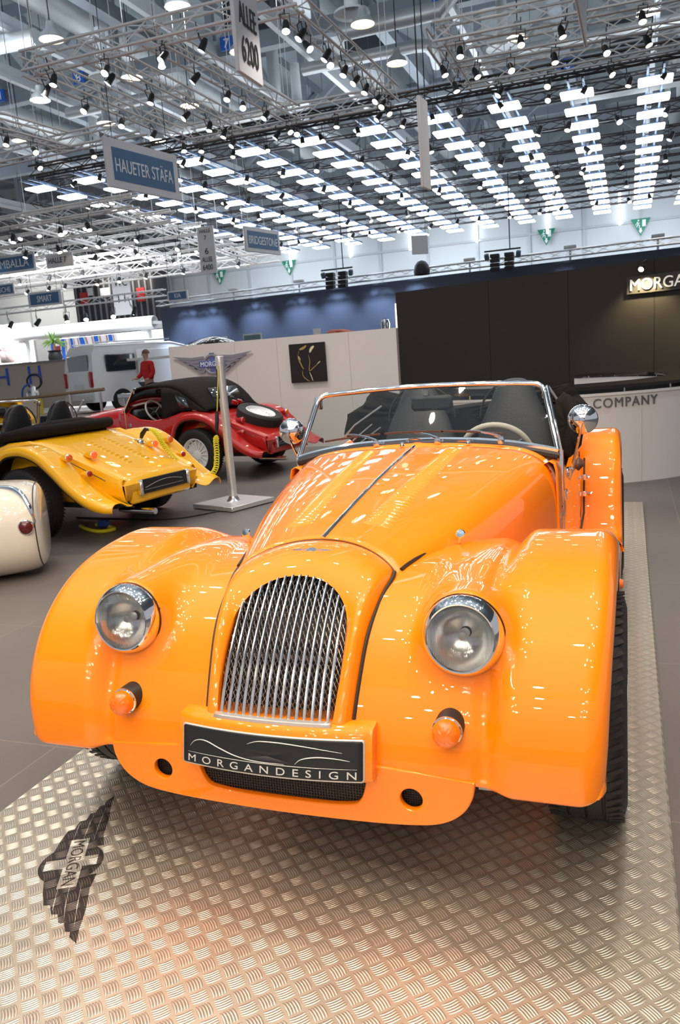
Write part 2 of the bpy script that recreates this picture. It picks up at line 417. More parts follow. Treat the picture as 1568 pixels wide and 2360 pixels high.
def arch_pts():
    """grille opening, half profile from the bottom corner to the top centre: (x, y, z)"""
    pts = []
    for i in range(13):
        t = i/12; z = lerp(.451, .665, t); pts.append((.166+.010*sin(pi*t*.75), z))
    for i in range(1, 21):
        a = pi/2*i/20; pts.append((.173*cos(a)**.92 if i < 20 else 0, .665+.117*sin(a)))
    return pts
def gy(z): return -.563+(z-.451)*.42+max(0, z-.451)**2*1.12           # lean of the grille plane
def cowl(paint, root):
    G = [(x, gy(z), z) for x, z in arch_pts()]; n = len(G)
    Ok = [(.211, -.530, .430), (.219, -.470, .545), (.228, -.395, .655), (.240, -.290, .725), (.250, -.190, .768), (.205, -.152, .802), (.14, -.125, .826), (.07, -.112, .839), (0, -.108, .843)]
    Ck = [(.205, -.585, .445), (.208, -.535, .55), (.210, -.480, .665), (.215, -.400, .765), (.205, -.325, .815), (.165, -.285, .832), (.11, -.262, .84), (.055, -.252, .843), (0, -.250, .844)]
    half = []
    for i in range(n):
        s = i/(n-1)*8; g = Vector(G[i]); o = Vector(key(Ok, s)); c = Vector(key(Ck, s)); 
        if i == n-1: o.x = c.x = 0
        r = [g+Vector((0, .03, -.004)), g+Vector((0, .012, 0)), g]
        for k in range(1, 13): t = k/12; r.append(g*(1-t)**2+c*2*t*(1-t)+o*t*t)
        half.append(r)
    rows = [[(p.x, p.y, p.z) for p in r] for r in half]+[[(-p.x, p.y, p.z) for p in r] for r in half[-2::-1]]
    mb = MB().grid(rows, flip=True); o = mb.build('grille_cowl', paint, root, thick=.004, off=1, angle=50)
    for sd in (1, -1):                                                # black beading between cowl and wing
        P = [(sd*(key(Ok, 4.0*i/30)[0]+.002), key(Ok, 4.0*i/30)[1]-.009, key(Ok, 4.0*i/30)[2]+.003) for i in range(31)]
        MB().tube(P, .0055, 8).build('wing_beading', rubber, root)
    return o
def bonnet_gap(root):
    for sd in (1, -1):
        MB().tube([(sd*(key(WXI, v)+.010), key(WIN, v)[0], key(WIN, v)[1]+.004) for v in [6.1+4.4*i/24 for i in range(25)]], .006, 8).build('bonnet_gap_line', rubber, root)  # black tube standing in for the dark gap between bonnet and wing
def grille(root):
    A = arch_pts()
    def hw(z):
        if z <= .665: t = (z-.451)/.214; return .166+.010*sin(pi*max(0, t)*.75)
        return .173*sqrt(max(0, 1-((z-.665)/.117)**2))
    def ztop(x):
        x = abs(x); return .665+.117*sqrt(max(0, 1-(x/.173)**2))
    mb = MB()
    for i in range(15):
        x = -.1545+.309*i/14; zt = ztop(x)-.001; zs = [lerp(.456, zt, k/12) for k in range(13)]
        mb.tube([(x, gy(z)-.001, z) for z in zs]+[(x, gy(zt)+.012, zt+.002)], 0.0050, 8)
    bars = mb.build('grille_bars', mat('bright_chrome', (.97, .95, .91), .12, 1), root)
    mb = MB()
    for sg in (1, -1):
        for k in range(-26, 64):
            pts = []
            for q in range(40):
                z = .452+.333*q/39; x = sg*((z-.452)*.62-.36+k*.0112)
                if abs(x) < hw(z)-.001: pts.append((x, gy(z)+.020+.0012*sg, z))
                elif pts: break
            if len(pts) > 1: mb.tube(pts, .0009, 4, cap=False)
    mb.build('grille_mesh', mat('mesh_steel', (.45, .42, .38), .35, 1), root)
    mb = MB().mat(dark).box((0, -.33, .62), (.42, .012, .42), Rx(0))
    b = MB(); rows = [[(x, gy(z)+.075, z) for x in (-.21, 0, .21)] for z in (.40, .5, .6, .7, .79)]
    b.mat(dark).grid(rows); b.mat(greyrad).box((.02, gy(.68)+.055, .68), (.30, .012, .018)); b.box((.0, gy(.585)+.055, .585), (.33, .012, .008))
    b.box((.05, gy(.63)+.066, .635), (.26, .006, .09)); b.build('radiator', None, root)
    b = MB(); b.grid([[(x, gy(.452)-.012-.010*(1-(x/.17)**2)+dy, z) for x in [-.168+.336*i/12 for i in range(13)]] for dy, z in ((.012, .470), (0, .468), (-.002, .445), (.0, .436))])
    b.build('grille_base_strip', steelb, root, thick=.003)
def bonnet_pt(v, w):
    """v 0 front..1 scuttle, w 0 centre .. 1 lower side"""
    F = [(0, .843), (.07, .839), (.14, .826), (.205, .802), (.250, .768), (.274, .71), (.283, .63), (.285, .55)]
    Rr = [(0, .978), (.20, .972), (.39, .955), (.505, .925), (.572, .865), (.600, .77), (.607, .64), (.607, .50)]
    f = key(F, w*7); r = key(Rr, w*7)
    yf = -.108-.082*min(1.2, (f[0]/.25))**2; yr = 1.05+.05*w
    y = lerp(yf, yr, v); e = v+.10*sin(pi*v)*(.35+w*.9)
    hump = .012*sin(pi*v)*(1-w)
    return Vector((lerp(f[0], r[0], min(1.02, e)), y, lerp(f[1], r[1], v)+hump))
def bonnet(paint, root, louvres=True):
    NW, NV = 44, 40
    for sd in (1, -1):
        rows = [[(sd*p.x, p.y, p.z) for p in (bonnet_pt(v/NV, w/NW) for w in range(NW+1))] for v in range(NV+1)]
        b = MB().grid(rows, flip=sd > 0).build('bonnet_panel', paint, root, thick=.004, angle=60)
        MB().tube([tuple(Vector((sd*p.x, p.y, p.z))+Vector((0, -.003, .0))) for p in (bonnet_pt(0, w/30) for w in range(18))], .0018, 5).build('bonnet_seam', rubber, root)
        if louvres:
            mb = MB(); N = 36
            for i in range(N):
                v = .14+.80*i/(N-1); x0 = lerp(.075, .155, v); x1 = lerp(.172, .232, v)
                def wat(x):
                    lo, hi = 0, 1
                    for _ in range(18):
                        m = (lo+hi)/2
                        if bonnet_pt(v, m).x < x: lo = m
                        else: hi = m
                    return lo
                pr = [(0, -.001), (.002, .0075), (.006, .0115), (.012, .0085), (.020, -.001)]
                rws = []
                for k in range(9):
                    x = lerp(x0, x1, k/8); p = bonnet_pt(v, wat(x)); sc = min(1, .25+min(k, 8-k)*.42)
                    rws.append([(sd*p.x, p.y-a, p.z+h*sc+.0006) for a, h in pr])
                mb.grid(rws, flip=sd < 0)
            mb.build('louvre_panel', paint, root)
        # bonnet catch with its lever
        p = bonnet_pt(.27, .60); c = Vector((sd*(p.x+.004), p.y-.008, p.z+.004))
        k = MB(); k.tube([c+Vector((-sd*.004, .004, -.022)), c+Vector((sd*.006, -.008, -.008)), c+Vector((sd*.010, -.014, .010))], [.009, .008, .006], 8)
        k.lathe([(0, -.005), (.013, -.004), (.016, 0), (.013, .004), (0, .005)], 16, T(*(c+Vector((sd*.012, -.018, .018))))@Rx(1.0))
        k.lathe([(0, -.004), (.013, -.003), (.013, .003), (0, .004)], 14, T(*(c+Vector((-sd*.004, .002, -.020))))@Rx(1.2)); k.build('bonnet_catch', chrome, root)
    hp = [tuple(bonnet_pt(v/20, 0)+Vector((0, 0, .003))) for v in range(21)]
    MB().tube(hp, .0075, 8, sx=1.2).build('bonnet_hinge', chrome, root)
def headlamp(sd, root):
    base = T(sd*HC[0], -.443, HC[1]-.003)@Rx(pi/2+radians(-6))      # +Z of the lathe looks forward (-y)
    rim = MB().lathe([(.101, -.004), (.1045, .004), (.1035, .016), (.099, .030), (.093, .042), (.0875, .047), (.0840, .046), (.0825, .040)], 48, base).build('headlight_rim', chrome, root)
    MB().lathe([(.1048, -.006), (.1062, -.002), (.1048, .002)], 48, base).build('headlight_gasket', rubber, rim)
    MB().lathe([(.083, .040), (.076, .018), (.06, -.005), (.04, -.020), (.018, -.026), (0, -.027)], 40, base).build('reflector', mat('reflector', (.95, .95, .93), .22, 1), rim)
    b = MB(); b.lathe([(0, .018), (.010, .017), (.013, .010), (.013, -.02)], 16, base); b.build('bulb_shield', steelb, rim)
    MB().lathe([(.0835, .041), (.078, .049), (.06, .058), (.035, .0635), (.0, .065)], 40, base).build('lens', lensglass, rim)
def indicator(sd, root):
    base = T(sd*.468, -.500, .472)@Rx(pi/2)
    h = MB().lathe([(.037, -.03), (.037, .045), (.034, .050), (0, .05)], 28, base@Matrix.Shear('XY', 4, (0, 0))).build('indicator', rubber, root)
    MB().lathe([(.034, .050), (.0375, .051), (.0375, .056), (.034, .058)], 28, base).build('indicator_rim', chrome, h)
    b = MB(); pr = [(.034, .055), (.0345, .072), (.031, .084), (.022, .092), (.010, .0955), (0, .096)]
    rows = []
    for r, z in pr:
        row = []
        for k in range(96):
            a = 2*pi*k/96; x = r*cos(a); q = .0007*cos(x*900) if r > .004 else 0
            row.append((base @ Vector((x*(1+q*10), r*sin(a), z+q))))
        rows.append(row)
    b.grid([[tuple(v) for v in r] for r in rows], wrap=True); b.build('indicator_lens', amber, h)
def valance(paint, root):
    out = [(-.525, .335), (-.520, .30), (-.500, .262), (-.465, .232), (-.41, .212), (-.30, .200), (-.15, .194), (0, .192), (.15, .194), (.30, .200), (.41, .212), (.465, .232), (.500, .262), (.520, .30), (.525, .335)]
    out = path(out, 90)+[(.3, .352), (-.3, .352)]
    mouth = [(-.255, .330), (-.246, .285), (-.232, .252), (-.205, .235), (-.12, .227), (0, .225), (.12, .227), (.205, .235), (.232, .252), (.246, .285), (.255, .330)]
    mouth = path(mouth, 60)
    h1 = ellipse(.366, .274, .034, .034, 32); h2 = ellipse(-.366, .274, .034, .034, 32)
    vs, fs = poly_with_holes([out, mouth, h1, h2], .006, .005)
    mb = MB().add([(x, -.545-z, y) for x, y, z in vs], fs); mb.build('front_valance', paint, root, angle=50)
    b = MB(); b.grid([[(x, -.535+dy, z) for x, z, dy in ((-.27, zz, 0), (0, zz, 0), (.27, zz, 0))] for zz in (.22, .28, .34)]); 
    for i in range(64): x = -.252+.504*i/63; b.tube([(x, -.539, .224), (x, -.539, .335)], .0016, 4, cap=False)
    for i in range(14): z = .226+.008*i; b.tube([(-.256, -.5395, z), (.256, -.5395, z)], .0014, 4, cap=False)
    b.build('intake_mesh', rubber, root)
    for sd in (1, -1):
        b = MB(); b.lathe([(.036, 0), (.036, .03), (0, .03)], 28, T(sd*.366, -.540, .274)@Rx(-pi/2))
        for i in range(10):
            q = -.03+.06*i/9; s = sqrt(.036**2-q*q); b.tube([(sd*.366+q, -.531, .274-s), (sd*.366+q, -.531, .274+s)], .001, 4); b.tube([(sd*.366-s, -.531, .274+q), (sd*.366+s, -.531, .274+q)], .001, 4)
        b.build('brake_duct', rubber, root)
        MB().box((sd*.56, -.42, .285), (.09, .02, .07)).build('tow_bracket', palegrey, root)
def plate_y(x, z): return -.590-.026*(1-(x/.27)**2)+(z-.385)*.22
def number_plate(paint, root):
    # painted housing
    rows = []
    prof = [(-.02, .462), (-.045, .4605), (-.0, .452)]
    Z = [(.105, .458), (.035, .462), (.006, .457), (.0, .448), (-.0, .40), (.0, .345), (.006, .334), (.03, .330), (.09, .330)]
    xs = [-.276, -.2755, -.270]+[-.26+.52*i/20 for i in range(21)]+[.270, .2755, .276]
    for dy, z in Z:
        rows.append([(x, plate_y(max(-.27, min(.27, x)), z)+.004+dy+(.0 if abs(x) < .27 else (.006 if abs(x) < .2757 else .07)), z) for x in xs])
    b = MB().grid(rows, flip=False); b.build('plate_housing', paint, root, thick=.004, off=-1, angle=50)
    sheet = lambda x, z, o: (x, plate_y(x, z)-o, z)
    def patch(loop, o, m, name, par, zc=.388):
        # radial fan of a rounded rectangle, subdivided so that it follows the bow
        n = len(loop); rows = [[sheet(x*q, zc+(z-zc)*q, o) for x, z in loop] for q in (0.001, .3, .6, .8, .92, 1)]
        return MB().grid(rows, wrap=True).build(name, m, par, thick=.0015, off=0)
    def dense(loop):
        out = []
        for i in range(len(loop)):
            a, c = loop[i], loop[(i+1) % len(loop)]; k = max(1, int(math.hypot(c[0]-a[0], c[1]-a[1])/.03))
            out += [(lerp(a[0], c[0], j/k), lerp(a[1], c[1], j/k)) for j in range(k)]
        return out
    pl = patch(dense(rrect(0, .388, .524, .106, .008)), .002, silver, 'number_plate', root)
    patch(dense(rrect(0, .388, .516, .098, .006)), .0036, plateb, 'plate_face', pl)
    vs, fs = fit_text('MORGANDESIGN', .484, .0185, .0004, space=1.9)
    for iv, if_ in islands(vs, fs): MB().add([sheet(x-.242, y+.3435, .0048+z) for x, y, z in iv], [f[::-1] for f in if_]).build('plate_letter', silver, pl, smooth=False)
    b = MB(); fl = lambda P, r=.0009: b.tube([sheet(x, z, .0048) for x, z in path(P, 40)], [max(.0003, r*sin(pi*min(.97, max(.03, i/39)))**.5) for i in range(40)], 6)
    fl([(-.243, .368), (-.12, .368), (0, .368), (.12, .368), (.243, .368)], .0009)
    fl([(-.236, .384), (-.222, .398), (-.200, .4045), (-.175, .402), (-.14, .391), (-.09, .378), (-.03, .3715), (.05, .3715)], .0016)
    fl([(-.055, .413), (-.03, .4215), (.0, .424), (.05, .4235), (.12, .418), (.205, .408)], .0016)
    fl([(.08, .374), (.095, .386), (.12, .3925), (.15, .395), (.19, .393), (.225, .388)], .0016)
    b.build('plate_line_art', silver, pl)
def wheel(parent, cx, cy, r=.315, wd=.215, side=1, spokes=9, name='wheel', rimm=None, R=Matrix()):
    """tyre > rim; outer face towards +x*side"""
    M = R@T(cx, cy, r)@Ry(side*pi/2)
    h = wd/2
    b = MB(); prof = [(.205, -h*.86), (.235, -h*.98), (.27, -h), (.298, -h*.93), (.311, -h*.80), (.315, -h*.6), (.315, -.052), (.309, -.05), (.309, -.044), (.315, -.042), (.315, -.004), (.309, -.003), (.309, .003), (.315, .004), (.315, .042), (.309, .044), (.309, .05), (.315, .052), (.315, h*.6), (.311, h*.80), (.298, h*.93), (.27, h), (.235, h*.98), (.205, h*.86)]
    b.lathe([(q*r/.315, z) for q, z in prof], 64, M)
    for i in range(60):                                       # tread blocks
        a = 2*pi*i/60
        for s in (-1, 1):
            q = Rz(a+s*.03)@T(r*.9995, 0, s*h*.72)@Rx(s*.5); b.box((0, 0, 0), (.0045, .012, h*.42), M@q)
    t = b.build(name, tyre, parent, angle=35)
    b = MB(); b.lathe([(.205, -h*.86), (.190, -h*.7), (.185, 0), (.190, h*.6), (.212, h*.84), (.207, h*.92), (.199, h*.86), (.190, h*.55)], 48, M)
    b.lathe([(.0, h*.45), (.04, h*.5), (.06, h*.42), (.065, h*.2)], 24, M)
    for i in range(spokes):
        a = 2*pi*i/spokes; b.box((.12, 0, h*.35), (.15, .028 if spokes < 14 else .012, .02), M@Rz(a))
    b.lathe([(.175, h*.2), (.065, h*.16)], 24, M); b.build('wheel_rim', rimm or alu, t)
    MB().lathe([(0, h*.1), (.17, h*.05), (.17, 0), (0, 0)], 24, M).build('brake_disc', dark, t)
    return t
RW = [(2.02, .345), (2.09, .36), (2.135, .46), (2.175, .60), (2.24, .74), (2.36, .835), (2.52, .868), (2.68, .86), (2.85, .80), (3.02, .68), (3.18, .54), (3.34, .43), (3.47, .375), (3.56, .36)]
RXO = [.855, .855, .852, .850, .848, .845, .845, .845, .845, .845, .84, .83, .80, .74]
def rear_wing(sd, paint, root):
    rows = []; K = len(RW)-1
    for i in range(K*8+1):
        v = i/8; c = key(RW, v); a = key(RW, min(K, v+.05)); d = key(RW, max(0, v-.05)); t = Vector((0, a[0]-d[0], a[1]-d[1])).normalized(); n = Vector((0, -t.z, t.y))
        xo = key(RXO, v); xi = .50; R = .05; row = []
        for j in range(31):
            x = lerp(xi, xo-R, j/30); w = sstep(.53, .66, x); lo = -.05*(1-w)*sstep(2, 4, v)
            row.append(Vector((x, c[0], c[1]))+n*lo)
        b0 = row[-1].copy()
        for j in range(1, 9): q = pi/2*j/8; row.append(b0+Vector((R*sin(q), 0, 0))-n*R*(1-cos(q)))
        row.append(b0+Vector((R, 0, 0))-n*(R+.03)); rows.append([(sd*p.x, p.y, p.z) for p in row])
    MB().grid(rows, flip=sd < 0).build('rear_wing', paint, root, thick=.006, angle=60)
    mid = (2.55, .45); MB().grid([[(x*.992, lerp(y, mid[0], .045), lerp(z, mid[1], .045)) for x, y, z in r] for r in rows[10:-12]]).build('wheel_liner', dark, root)
    # black beading where the wing joins the running board
    MB().tube([(sd*.60, 2.03, .352), (sd*.64, 2.085, .37), (sd*.655, 2.13, .46), (sd*.655, 2.17, .60), (sd*.655, 2.235, .745)], .005, 6).build('wing_beading', rubber, root)
def tub_side(y):
    """(half width, rim height) of the body side"""
    kx = [(1.05, .600, .90), (1.25, .618, .885), (1.45, .632, .80), (1.7, .645, .775), (1.95, .645, .80), (2.2, .625, .87), (2.45, .59, .885), (2.75, .56, .80), (3.1, .53, .665), (3.45, .49, .52)]
    for a, b in zip(kx, kx[1:]):
        if y <= b[0]: t = (y-a[0])/(b[0]-a[0]); return lerp(a[1], b[1], t), lerp(a[2], b[2], t)
    return kx[-1][1:]
def body_tub(paint, root, roof=False):
    for sd in (1, -1):
        rows = []
        ys = [1.05+.05*i for i in range(49)]
        for y in ys:
            w, h = tub_side(y); rows.append([(sd*(w-.06), y, .30), (sd*(w-.02), y, .34), (sd*w, y, .45), (sd*(w+.004), y, lerp(.45, h, .5)), (sd*w, y, h-.04), (sd*(w-.008), y, h-.01), (sd*(w-.025), y, h), (sd*(w-.05), y, h-.012), (sd*(w-.055), y, h-.1)])
        MB().grid(rows, flip=sd < 0).build('body_side', paint, root, thick=.004)
        # door outline, hinges, latch
        w0, h0 = tub_side(1.26); w1, h1 = tub_side(2.0)
        MB().tube([(sd*(w0+.001), 1.26, h0), (sd*(w0+.004), 1.26, .44), (sd*(w1+.003), 1.98, .44), (sd*(w1+.001), 2.0, h1)], .003, 5).build('door_gap', rubber, root)
        for hz in (.52, .72):
            MB().box((sd*(w0+.008), 1.275, hz), (.012, .05, .045), r=.003).build('door_hinge', chrome, root)
    # scuttle between bonnet and windscreen
    rows = []
    for v, (y, k) in enumerate(((1.05, 0), (1.12, .012), (1.19, .018))):
        row = []
        for j in range(-24, 25):
            p = bonnet_pt(1, abs(j)/24*.62); row.append(((-1 if j < 0 else 1)*p.x*(1+k*.6), p.y+(y-1.05), p.z+k*(1-abs(j)/24)-.001))
        rows.append(row)
    MB().grid(rows, flip=True).build('scuttle', paint, root, thick=.004)
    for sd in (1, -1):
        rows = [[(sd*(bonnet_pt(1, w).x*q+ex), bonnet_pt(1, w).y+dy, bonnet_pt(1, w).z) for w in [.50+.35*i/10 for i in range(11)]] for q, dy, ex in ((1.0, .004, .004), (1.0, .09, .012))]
        MB().grid(rows, flip=sd < 0).build('scuttle_pale_strip', palegrey, root, thick=.003, off=0)  # pale grey strip along the rear edge of the bonnet
    # rear deck and tail
    prof = [(2.28, .88, .585), (2.42, .888, .575), (2.55, .86, .565), (2.75, .80, .55), (3.0, .705, .535), (3.25, .605, .515), (3.44, .525, .495)]
    rows = []
    for y, z, w in path(prof, 24):
        rows.append([(w*x, y, z-.02*x*x-(.03 if abs(x) > .96 else 0)) for x in [-1, -.97, -.9, -.7, -.4, 0, .4, .7, .9, .97, 1]])
    rows.append([(x, 3.47, .47) for x in [q*.49 for q in (-1, -.97, -.9, -.7, -.4, 0, .4, .7, .9, .97, 1)]])
    rows.append([(x, 3.44, .33) for x in [q*.46 for q in (-1, -.97, -.9, -.7, -.4, 0, .4, .7, .9, .97, 1)]])
    MB().grid(rows, flip=True).build('rear_deck', paint, root, thick=.005)
    # floor pan, dashboard, cockpit tub
    b = MB(); b.box((0, 1.9, .30), (1.1, 3.0, .04)); b.box((0, 2.26, .60), (1.08, .04, .5)); b.box((0, .5, .28), (.5, 1.4, .1)); b.build('floor_pan', dark, root)
    MB().box((0, 1.30, .86), (1.12, .10, .14), r=.03).build('dashboard', leather, root)
def seat(x, root):
    prof = [(.235, 0), (.26, .12), (.255, .30), (.235, .42), (.20, .50), (.155, .58), (.12, .645), (.07, .685), (0.001, .695)]
    b = MB()
    for q, dy in ((1, 0),):
        rows = []
        for w, h in path(prof, 26):
            lean = h*.20; rows.append([(x+w*.82*cos(a)*(1), 1.90+lean+.055*sin(a)*min(1, w/.06)-.01, .52+h) for a in [2*pi*k/20 for k in range(20)]])
        b.grid(rows, wrap=True, flip=True)
    o = b.build('seat_backrest', leather, root, angle=70)
    MB().box((x, 1.68, .50), (.42, .48, .14), r=.05).build('seat_cushion', leather, root)
    MB().tube([(x+.1945*cos(a)*.98, 1.90+.135+.0, 1.015+.19*sin(a)) for a in [pi*k/20 for k in range(21)]], .006, 6).build('seat_piping', rubber, o)
def steering(x, root):
    M = T(x, 1.46, .885)@Rx(radians(-62))
    b = MB().tube([M @ Vector((.165*cos(a), .165*sin(a), 0)) for a in [2*pi*k/40 for k in range(40)]], .014, 10, closed=True)
    s = b.build('steering_wheel', beige, root)
    b = MB()
    for a in (0, 2*pi/3, 4*pi/3): b.tube([M@Vector((0, 0, .0)), M@Vector((.16*cos(a+pi/2), .16*sin(a+pi/2), 0))], .008, 6)
    b.tube([M@Vector((0, 0, 0)), M@Vector((0, 0, -.2))], .018, 8); b.build('steering_spokes', alu, s)
def windscreen(root):
    bl, tl = (.602, 1.175, .932), (.532, 1.317, 1.212); R = .05
    def side(sd):
        a, t = Vector((sd*bl[0], bl[1], bl[2])), Vector((sd*tl[0], tl[1], tl[2])); return a, t
    aL, tL = side(-1); aR, tR = side(1)
    P = [aL, aL.lerp(tL, .5)]
    d = (tL-aL).normalized(); e = Vector((1, 0, .05)).normalized()
    for i in range(7): q = i/6; P.append(tL-d*R*(1-q)**2*1.0+e*R*q*q)
    n = 12
    for i in range(1, n): q = i/n; x = lerp(-tl[0]+R, tl[0]-R, q); P.append(Vector((x, tl[1]-.012*sin(pi*q), tl[2]+.003+.016*sin(pi*q))))
    e2 = Vector((-1, 0, .05)).normalized(); d2 = (tR-aR).normalized()
    for i in range(7): q = 1-i/6; P.append(tR-d2*R*(1-q)**2+e2*R*q*q)
    P += [aR.lerp(tR, .5), aR]
    fr = MB().tube(P, .0125, 10).build('windscreen_frame', chrome, root)
    bot = []
    for i in range(25): q = -1+i/12; bot.append(Vector((q*.602, 1.175-.045*(1-q*q), .930+.068*(1-abs(q)**2.4))))
    MB().tube(bot, .014, 8, sx=1.0).build('windscreen_base', chrome, root)
    MB().tube([p+Vector((0, -.012, -.022)) for p in bot], .017, 8).build('windscreen_seal', rubber, root)
    rows = []
    for k in range(7):
        t = k/6; rows.append([tuple(bot[i].lerp(Vector((-tl[0]+2*tl[0]*i/24, tl[1]-.012*sin(pi*i/24), tl[2]+.002+.014*sin(pi*i/24))), t)) for i in range(25)])
    MB().grid(rows).build('windscreen_glass', glass, root)
    # side pillars
    for sd in (1, -1):
        b = MB(); b.tube([(sd*.612, 1.19, .74), (sd*.612, 1.185, .93), (sd*.548, 1.325, 1.20)], .008, 8); b.tube([(sd*.618, 1.19, .50), (sd*.618, 1.19, .93)], .006, 8)
        b.box((sd*.535, 1.33, 1.17), (.02, .02, .05), r=.004); b.build('windscreen_pillar', chrome, root)
    for xb, xe in ((-.183, -.44), (.098, -.15), (.375, .112)):                      # three wipers
        z0 = .975+.02*(1-abs(xb)); b = MB().mat(chrome)
        b.lathe([(.014, -.015), (.015, 0), (.010, .012), (0, .016)], 14, T(xb, 1.085, z0+.008)@Rx(.2))
        b.tube([(xb, 1.085, z0+.018), (xb-.04, 1.10, z0+.032), (xb-.11, 1.118, z0+.045), (xb-.15, 1.118, z0+.047)], [.008, .006, .005, .004], 6)
        w = b.build('wiper_arm', None, root)
        zt = lambda x: .985+.055*(1-(abs(x)/.6)**2)
        MB().tube([(lerp(xe, xe+.27, i/6), 1.112, zt(lerp(xe, xe+.27, i/6))) for i in range(7)], .005, 5).build('wiper_blade', mat('brown_rubber', (.07, .03, .02), .4), w)
    for x in (-.06, .235): MB().lathe([(0, .012), (.007, .01), (.008, 0), (.011, -.006)], 10, T(x, 1.075, .99)).build('washer_jet', chrome, root)
    b = MB(); b.box((.02, 1.345, 1.148), (.20, .03, .07), r=.03); m = b.build('rear_view_mirror', leather, root); MB().box((.0, 1.325, 1.205), (.03, .02, .045), r=.004).build('mirror_mount', alu, m)
def wing_mirror(sd, root):
    c = Vector((sd*.697, 1.322, 1.045)); f = Vector((sd*.645, 1.40, .82))
    b = MB(); b.lathe([(.060, .012), (.0655, .010), (.066, .004), (.062, -.012), (.050, -.028), (.030, -.040), (.012, -.045), (0, -.046)], 32, T(*c)@Rx(-pi/2)@Ry(0))
    m = b.build('wing_mirror', chrome, root)
    MB().lathe([(.060, .011), (0, .012)], 32, T(*c)@Rx(-pi/2)).build('mirror_glass', chrome, m)
    b = MB(); b.tube([c+Vector((0, -.047, 0)), c+Vector((-sd*.004, -.05, -.025)), c+Vector((-sd*.02, -.02, -.1)), f], [.011, .006, .006, .008], 8)
    b.lathe([(0, -.008), (.014, -.006), (.015, 0), (.012, .008), (0, .01)], 14, T(c.x, c.y-.05, c.z)@Rx(pi/2)); b.box(tuple(f+Vector((-sd*.02, 0, -.02))), (.02, .07, .04), r=.006)
    b.tube([f+Vector((0, 0, 0)), f+Vector((-sd*.015, .01, -.06))], [.012, .004], 8)
    b.build('mirror_stem', chrome, m)
    MB().lathe([(.0085, -.006), (.0095, 0), (.0085, .006)], 10, T(*(c.lerp(f, .48)+Vector((-sd*.003, 0, 0))))).build('stem_clamp', rubber, m)
def crumple(name, outline, y0, th, m, root, seed=1, amp=.03, lean=0):
    """folded cloth: a thick padded outline in the x-z plane with folds"""
    rnd = random.Random(seed); n = len(outline); cx = sum(p[0] for p in outline)/n; cz = sum(p[1] for p in outline)/n
    loop = []
    for i in range(n):
        a, b = outline[i], outline[(i+1) % n]
        for k in range(4): loop.append((lerp(a[0], b[0], k/4), lerp(a[1], b[1], k/4)))
    def layer(s, y): return [(cx+(x-cx)*s, y+amp*rnd.uniform(-1, 1)*min(1, s*1.3)+lean*(z-cz), cz+(z-cz)*s) for x, z in loop]
    rows = [layer(.02, y0-th), layer(.4, y0-th), layer(.75, y0-th*.9), layer(.95, y0-th*.5), layer(1, y0), layer(.95, y0+th*.5), layer(.6, y0+th), layer(.02, y0+th)]
    return MB().grid(rows, wrap=True, flip=True).build(name, m, root, angle=80)
def badge_geo(L, H, th, wings=True):
    """little winged emblem in the x-y plane"""
    b = MB(); b.prism(ellipse(0, 0, H*.5, H*.5, 20), th*1.6)
    for sd in (1, -1):
        top = [(sd*H*.3, H*.30), (sd*L*.25, H*.36), (sd*L*.5, H*.30)]; n = 5
        b.prism([(sd*H*.3, H*.34), (sd*L*.28, H*.30), (sd*L*.5, H*.10), (sd*L*.36, -H*.05), (sd*L*.24, -H*.24), (sd*H*.3, -H*.36)][::sd], th)
        for k in range(3): b.prism([(sd*H*.45, H*(.2-.2*k)), (sd*L*(.44-.07*k), H*(.13-.14*k)), (sd*L*(.40-.07*k), H*(.08-.14*k)), (sd*H*.45, H*(.12-.2*k))][::sd], th*1.5)
    return b
def build_car(paint, label, loc, yaw, front=True, hood='folded', bonnet_detail=True):
    root = tag(empty('classic_roadster', loc, yaw), label, 'car')
    for sd in (1, -1):
        front_wing(sd, paint, root); rear_wing(sd, paint, root); 
        if front: headlamp(sd, root); indicator(sd, root)
        wheel(root, sd*.775, -.005, r=.328, side=sd); 
    cowl(paint, root); bonnet_gap(root); bonnet(paint, root, bonnet_detail)
    if front: grille(root); valance(paint, root); number_plate(paint, root)
    body_tub(paint, root); seat(-.205, root); seat(.315, root); steering(.295, root); windscreen(root)
    return root

car = build_car(orange, 'bright orange open classic roadster with chrome grille and round headlamps, on the tread plate platform', (0, 0, 0), 0)
for sd in (1, -1): wheel(car, sd*.75, 2.55, side=sd); wing_mirror(sd, car)
# emblem on the cowl
b = badge_geo(.135, .030, .0025); o = b.build('cowl_badge', chrome, car, smooth=False)
o.matrix_basis = frame((0, -.205, .8305), (1, 0, 0), (0, .90, .30))
# folded hood, side frames
crumple('folded_hood', [(-.74, .93), (-.71, 1.05), (-.61, 1.10), (-.54, 1.19), (-.50, 1.12), (-.40, 1.10), (-.2, 1.06), (.2, 1.09), (.5, 1.10), (.555, 1.15), (.60, 1.165), (.63, 1.10), (.68, 1.04), (.66, .93), (.56, .80), (0, .78), (-.6, .80)], 2.22, .10, fabric, car, 3, .022)
b = MB(); b.tube([(-.69, 2.0, .91), (-.60, 2.02, 1.0), (-.44, 2.05, 1.10)], .006, 6); b.tube([(-.62, 2.02, .91), (-.50, 2.04, 1.0)], .005, 6); b.tube([(-.57, 2.02, .90), (-.45, 2.04, .98)], .005, 6)
b.tube([(.49, 2.02, 1.16), (.56, 2.0, 1.05), (.60, 1.98, .98), (.62, 1.96, .85)], .007, 6); b.build('hood_frame', alu, car)
b = crumple('side_screen', [(.52, .80), (.50, .95), (.53, 1.09), (.57, 1.13), (.62, 1.10), (.68, 1.00), (.655, .85), (.60, .78)], 1.98, .05, fabric, car, 9, .012)
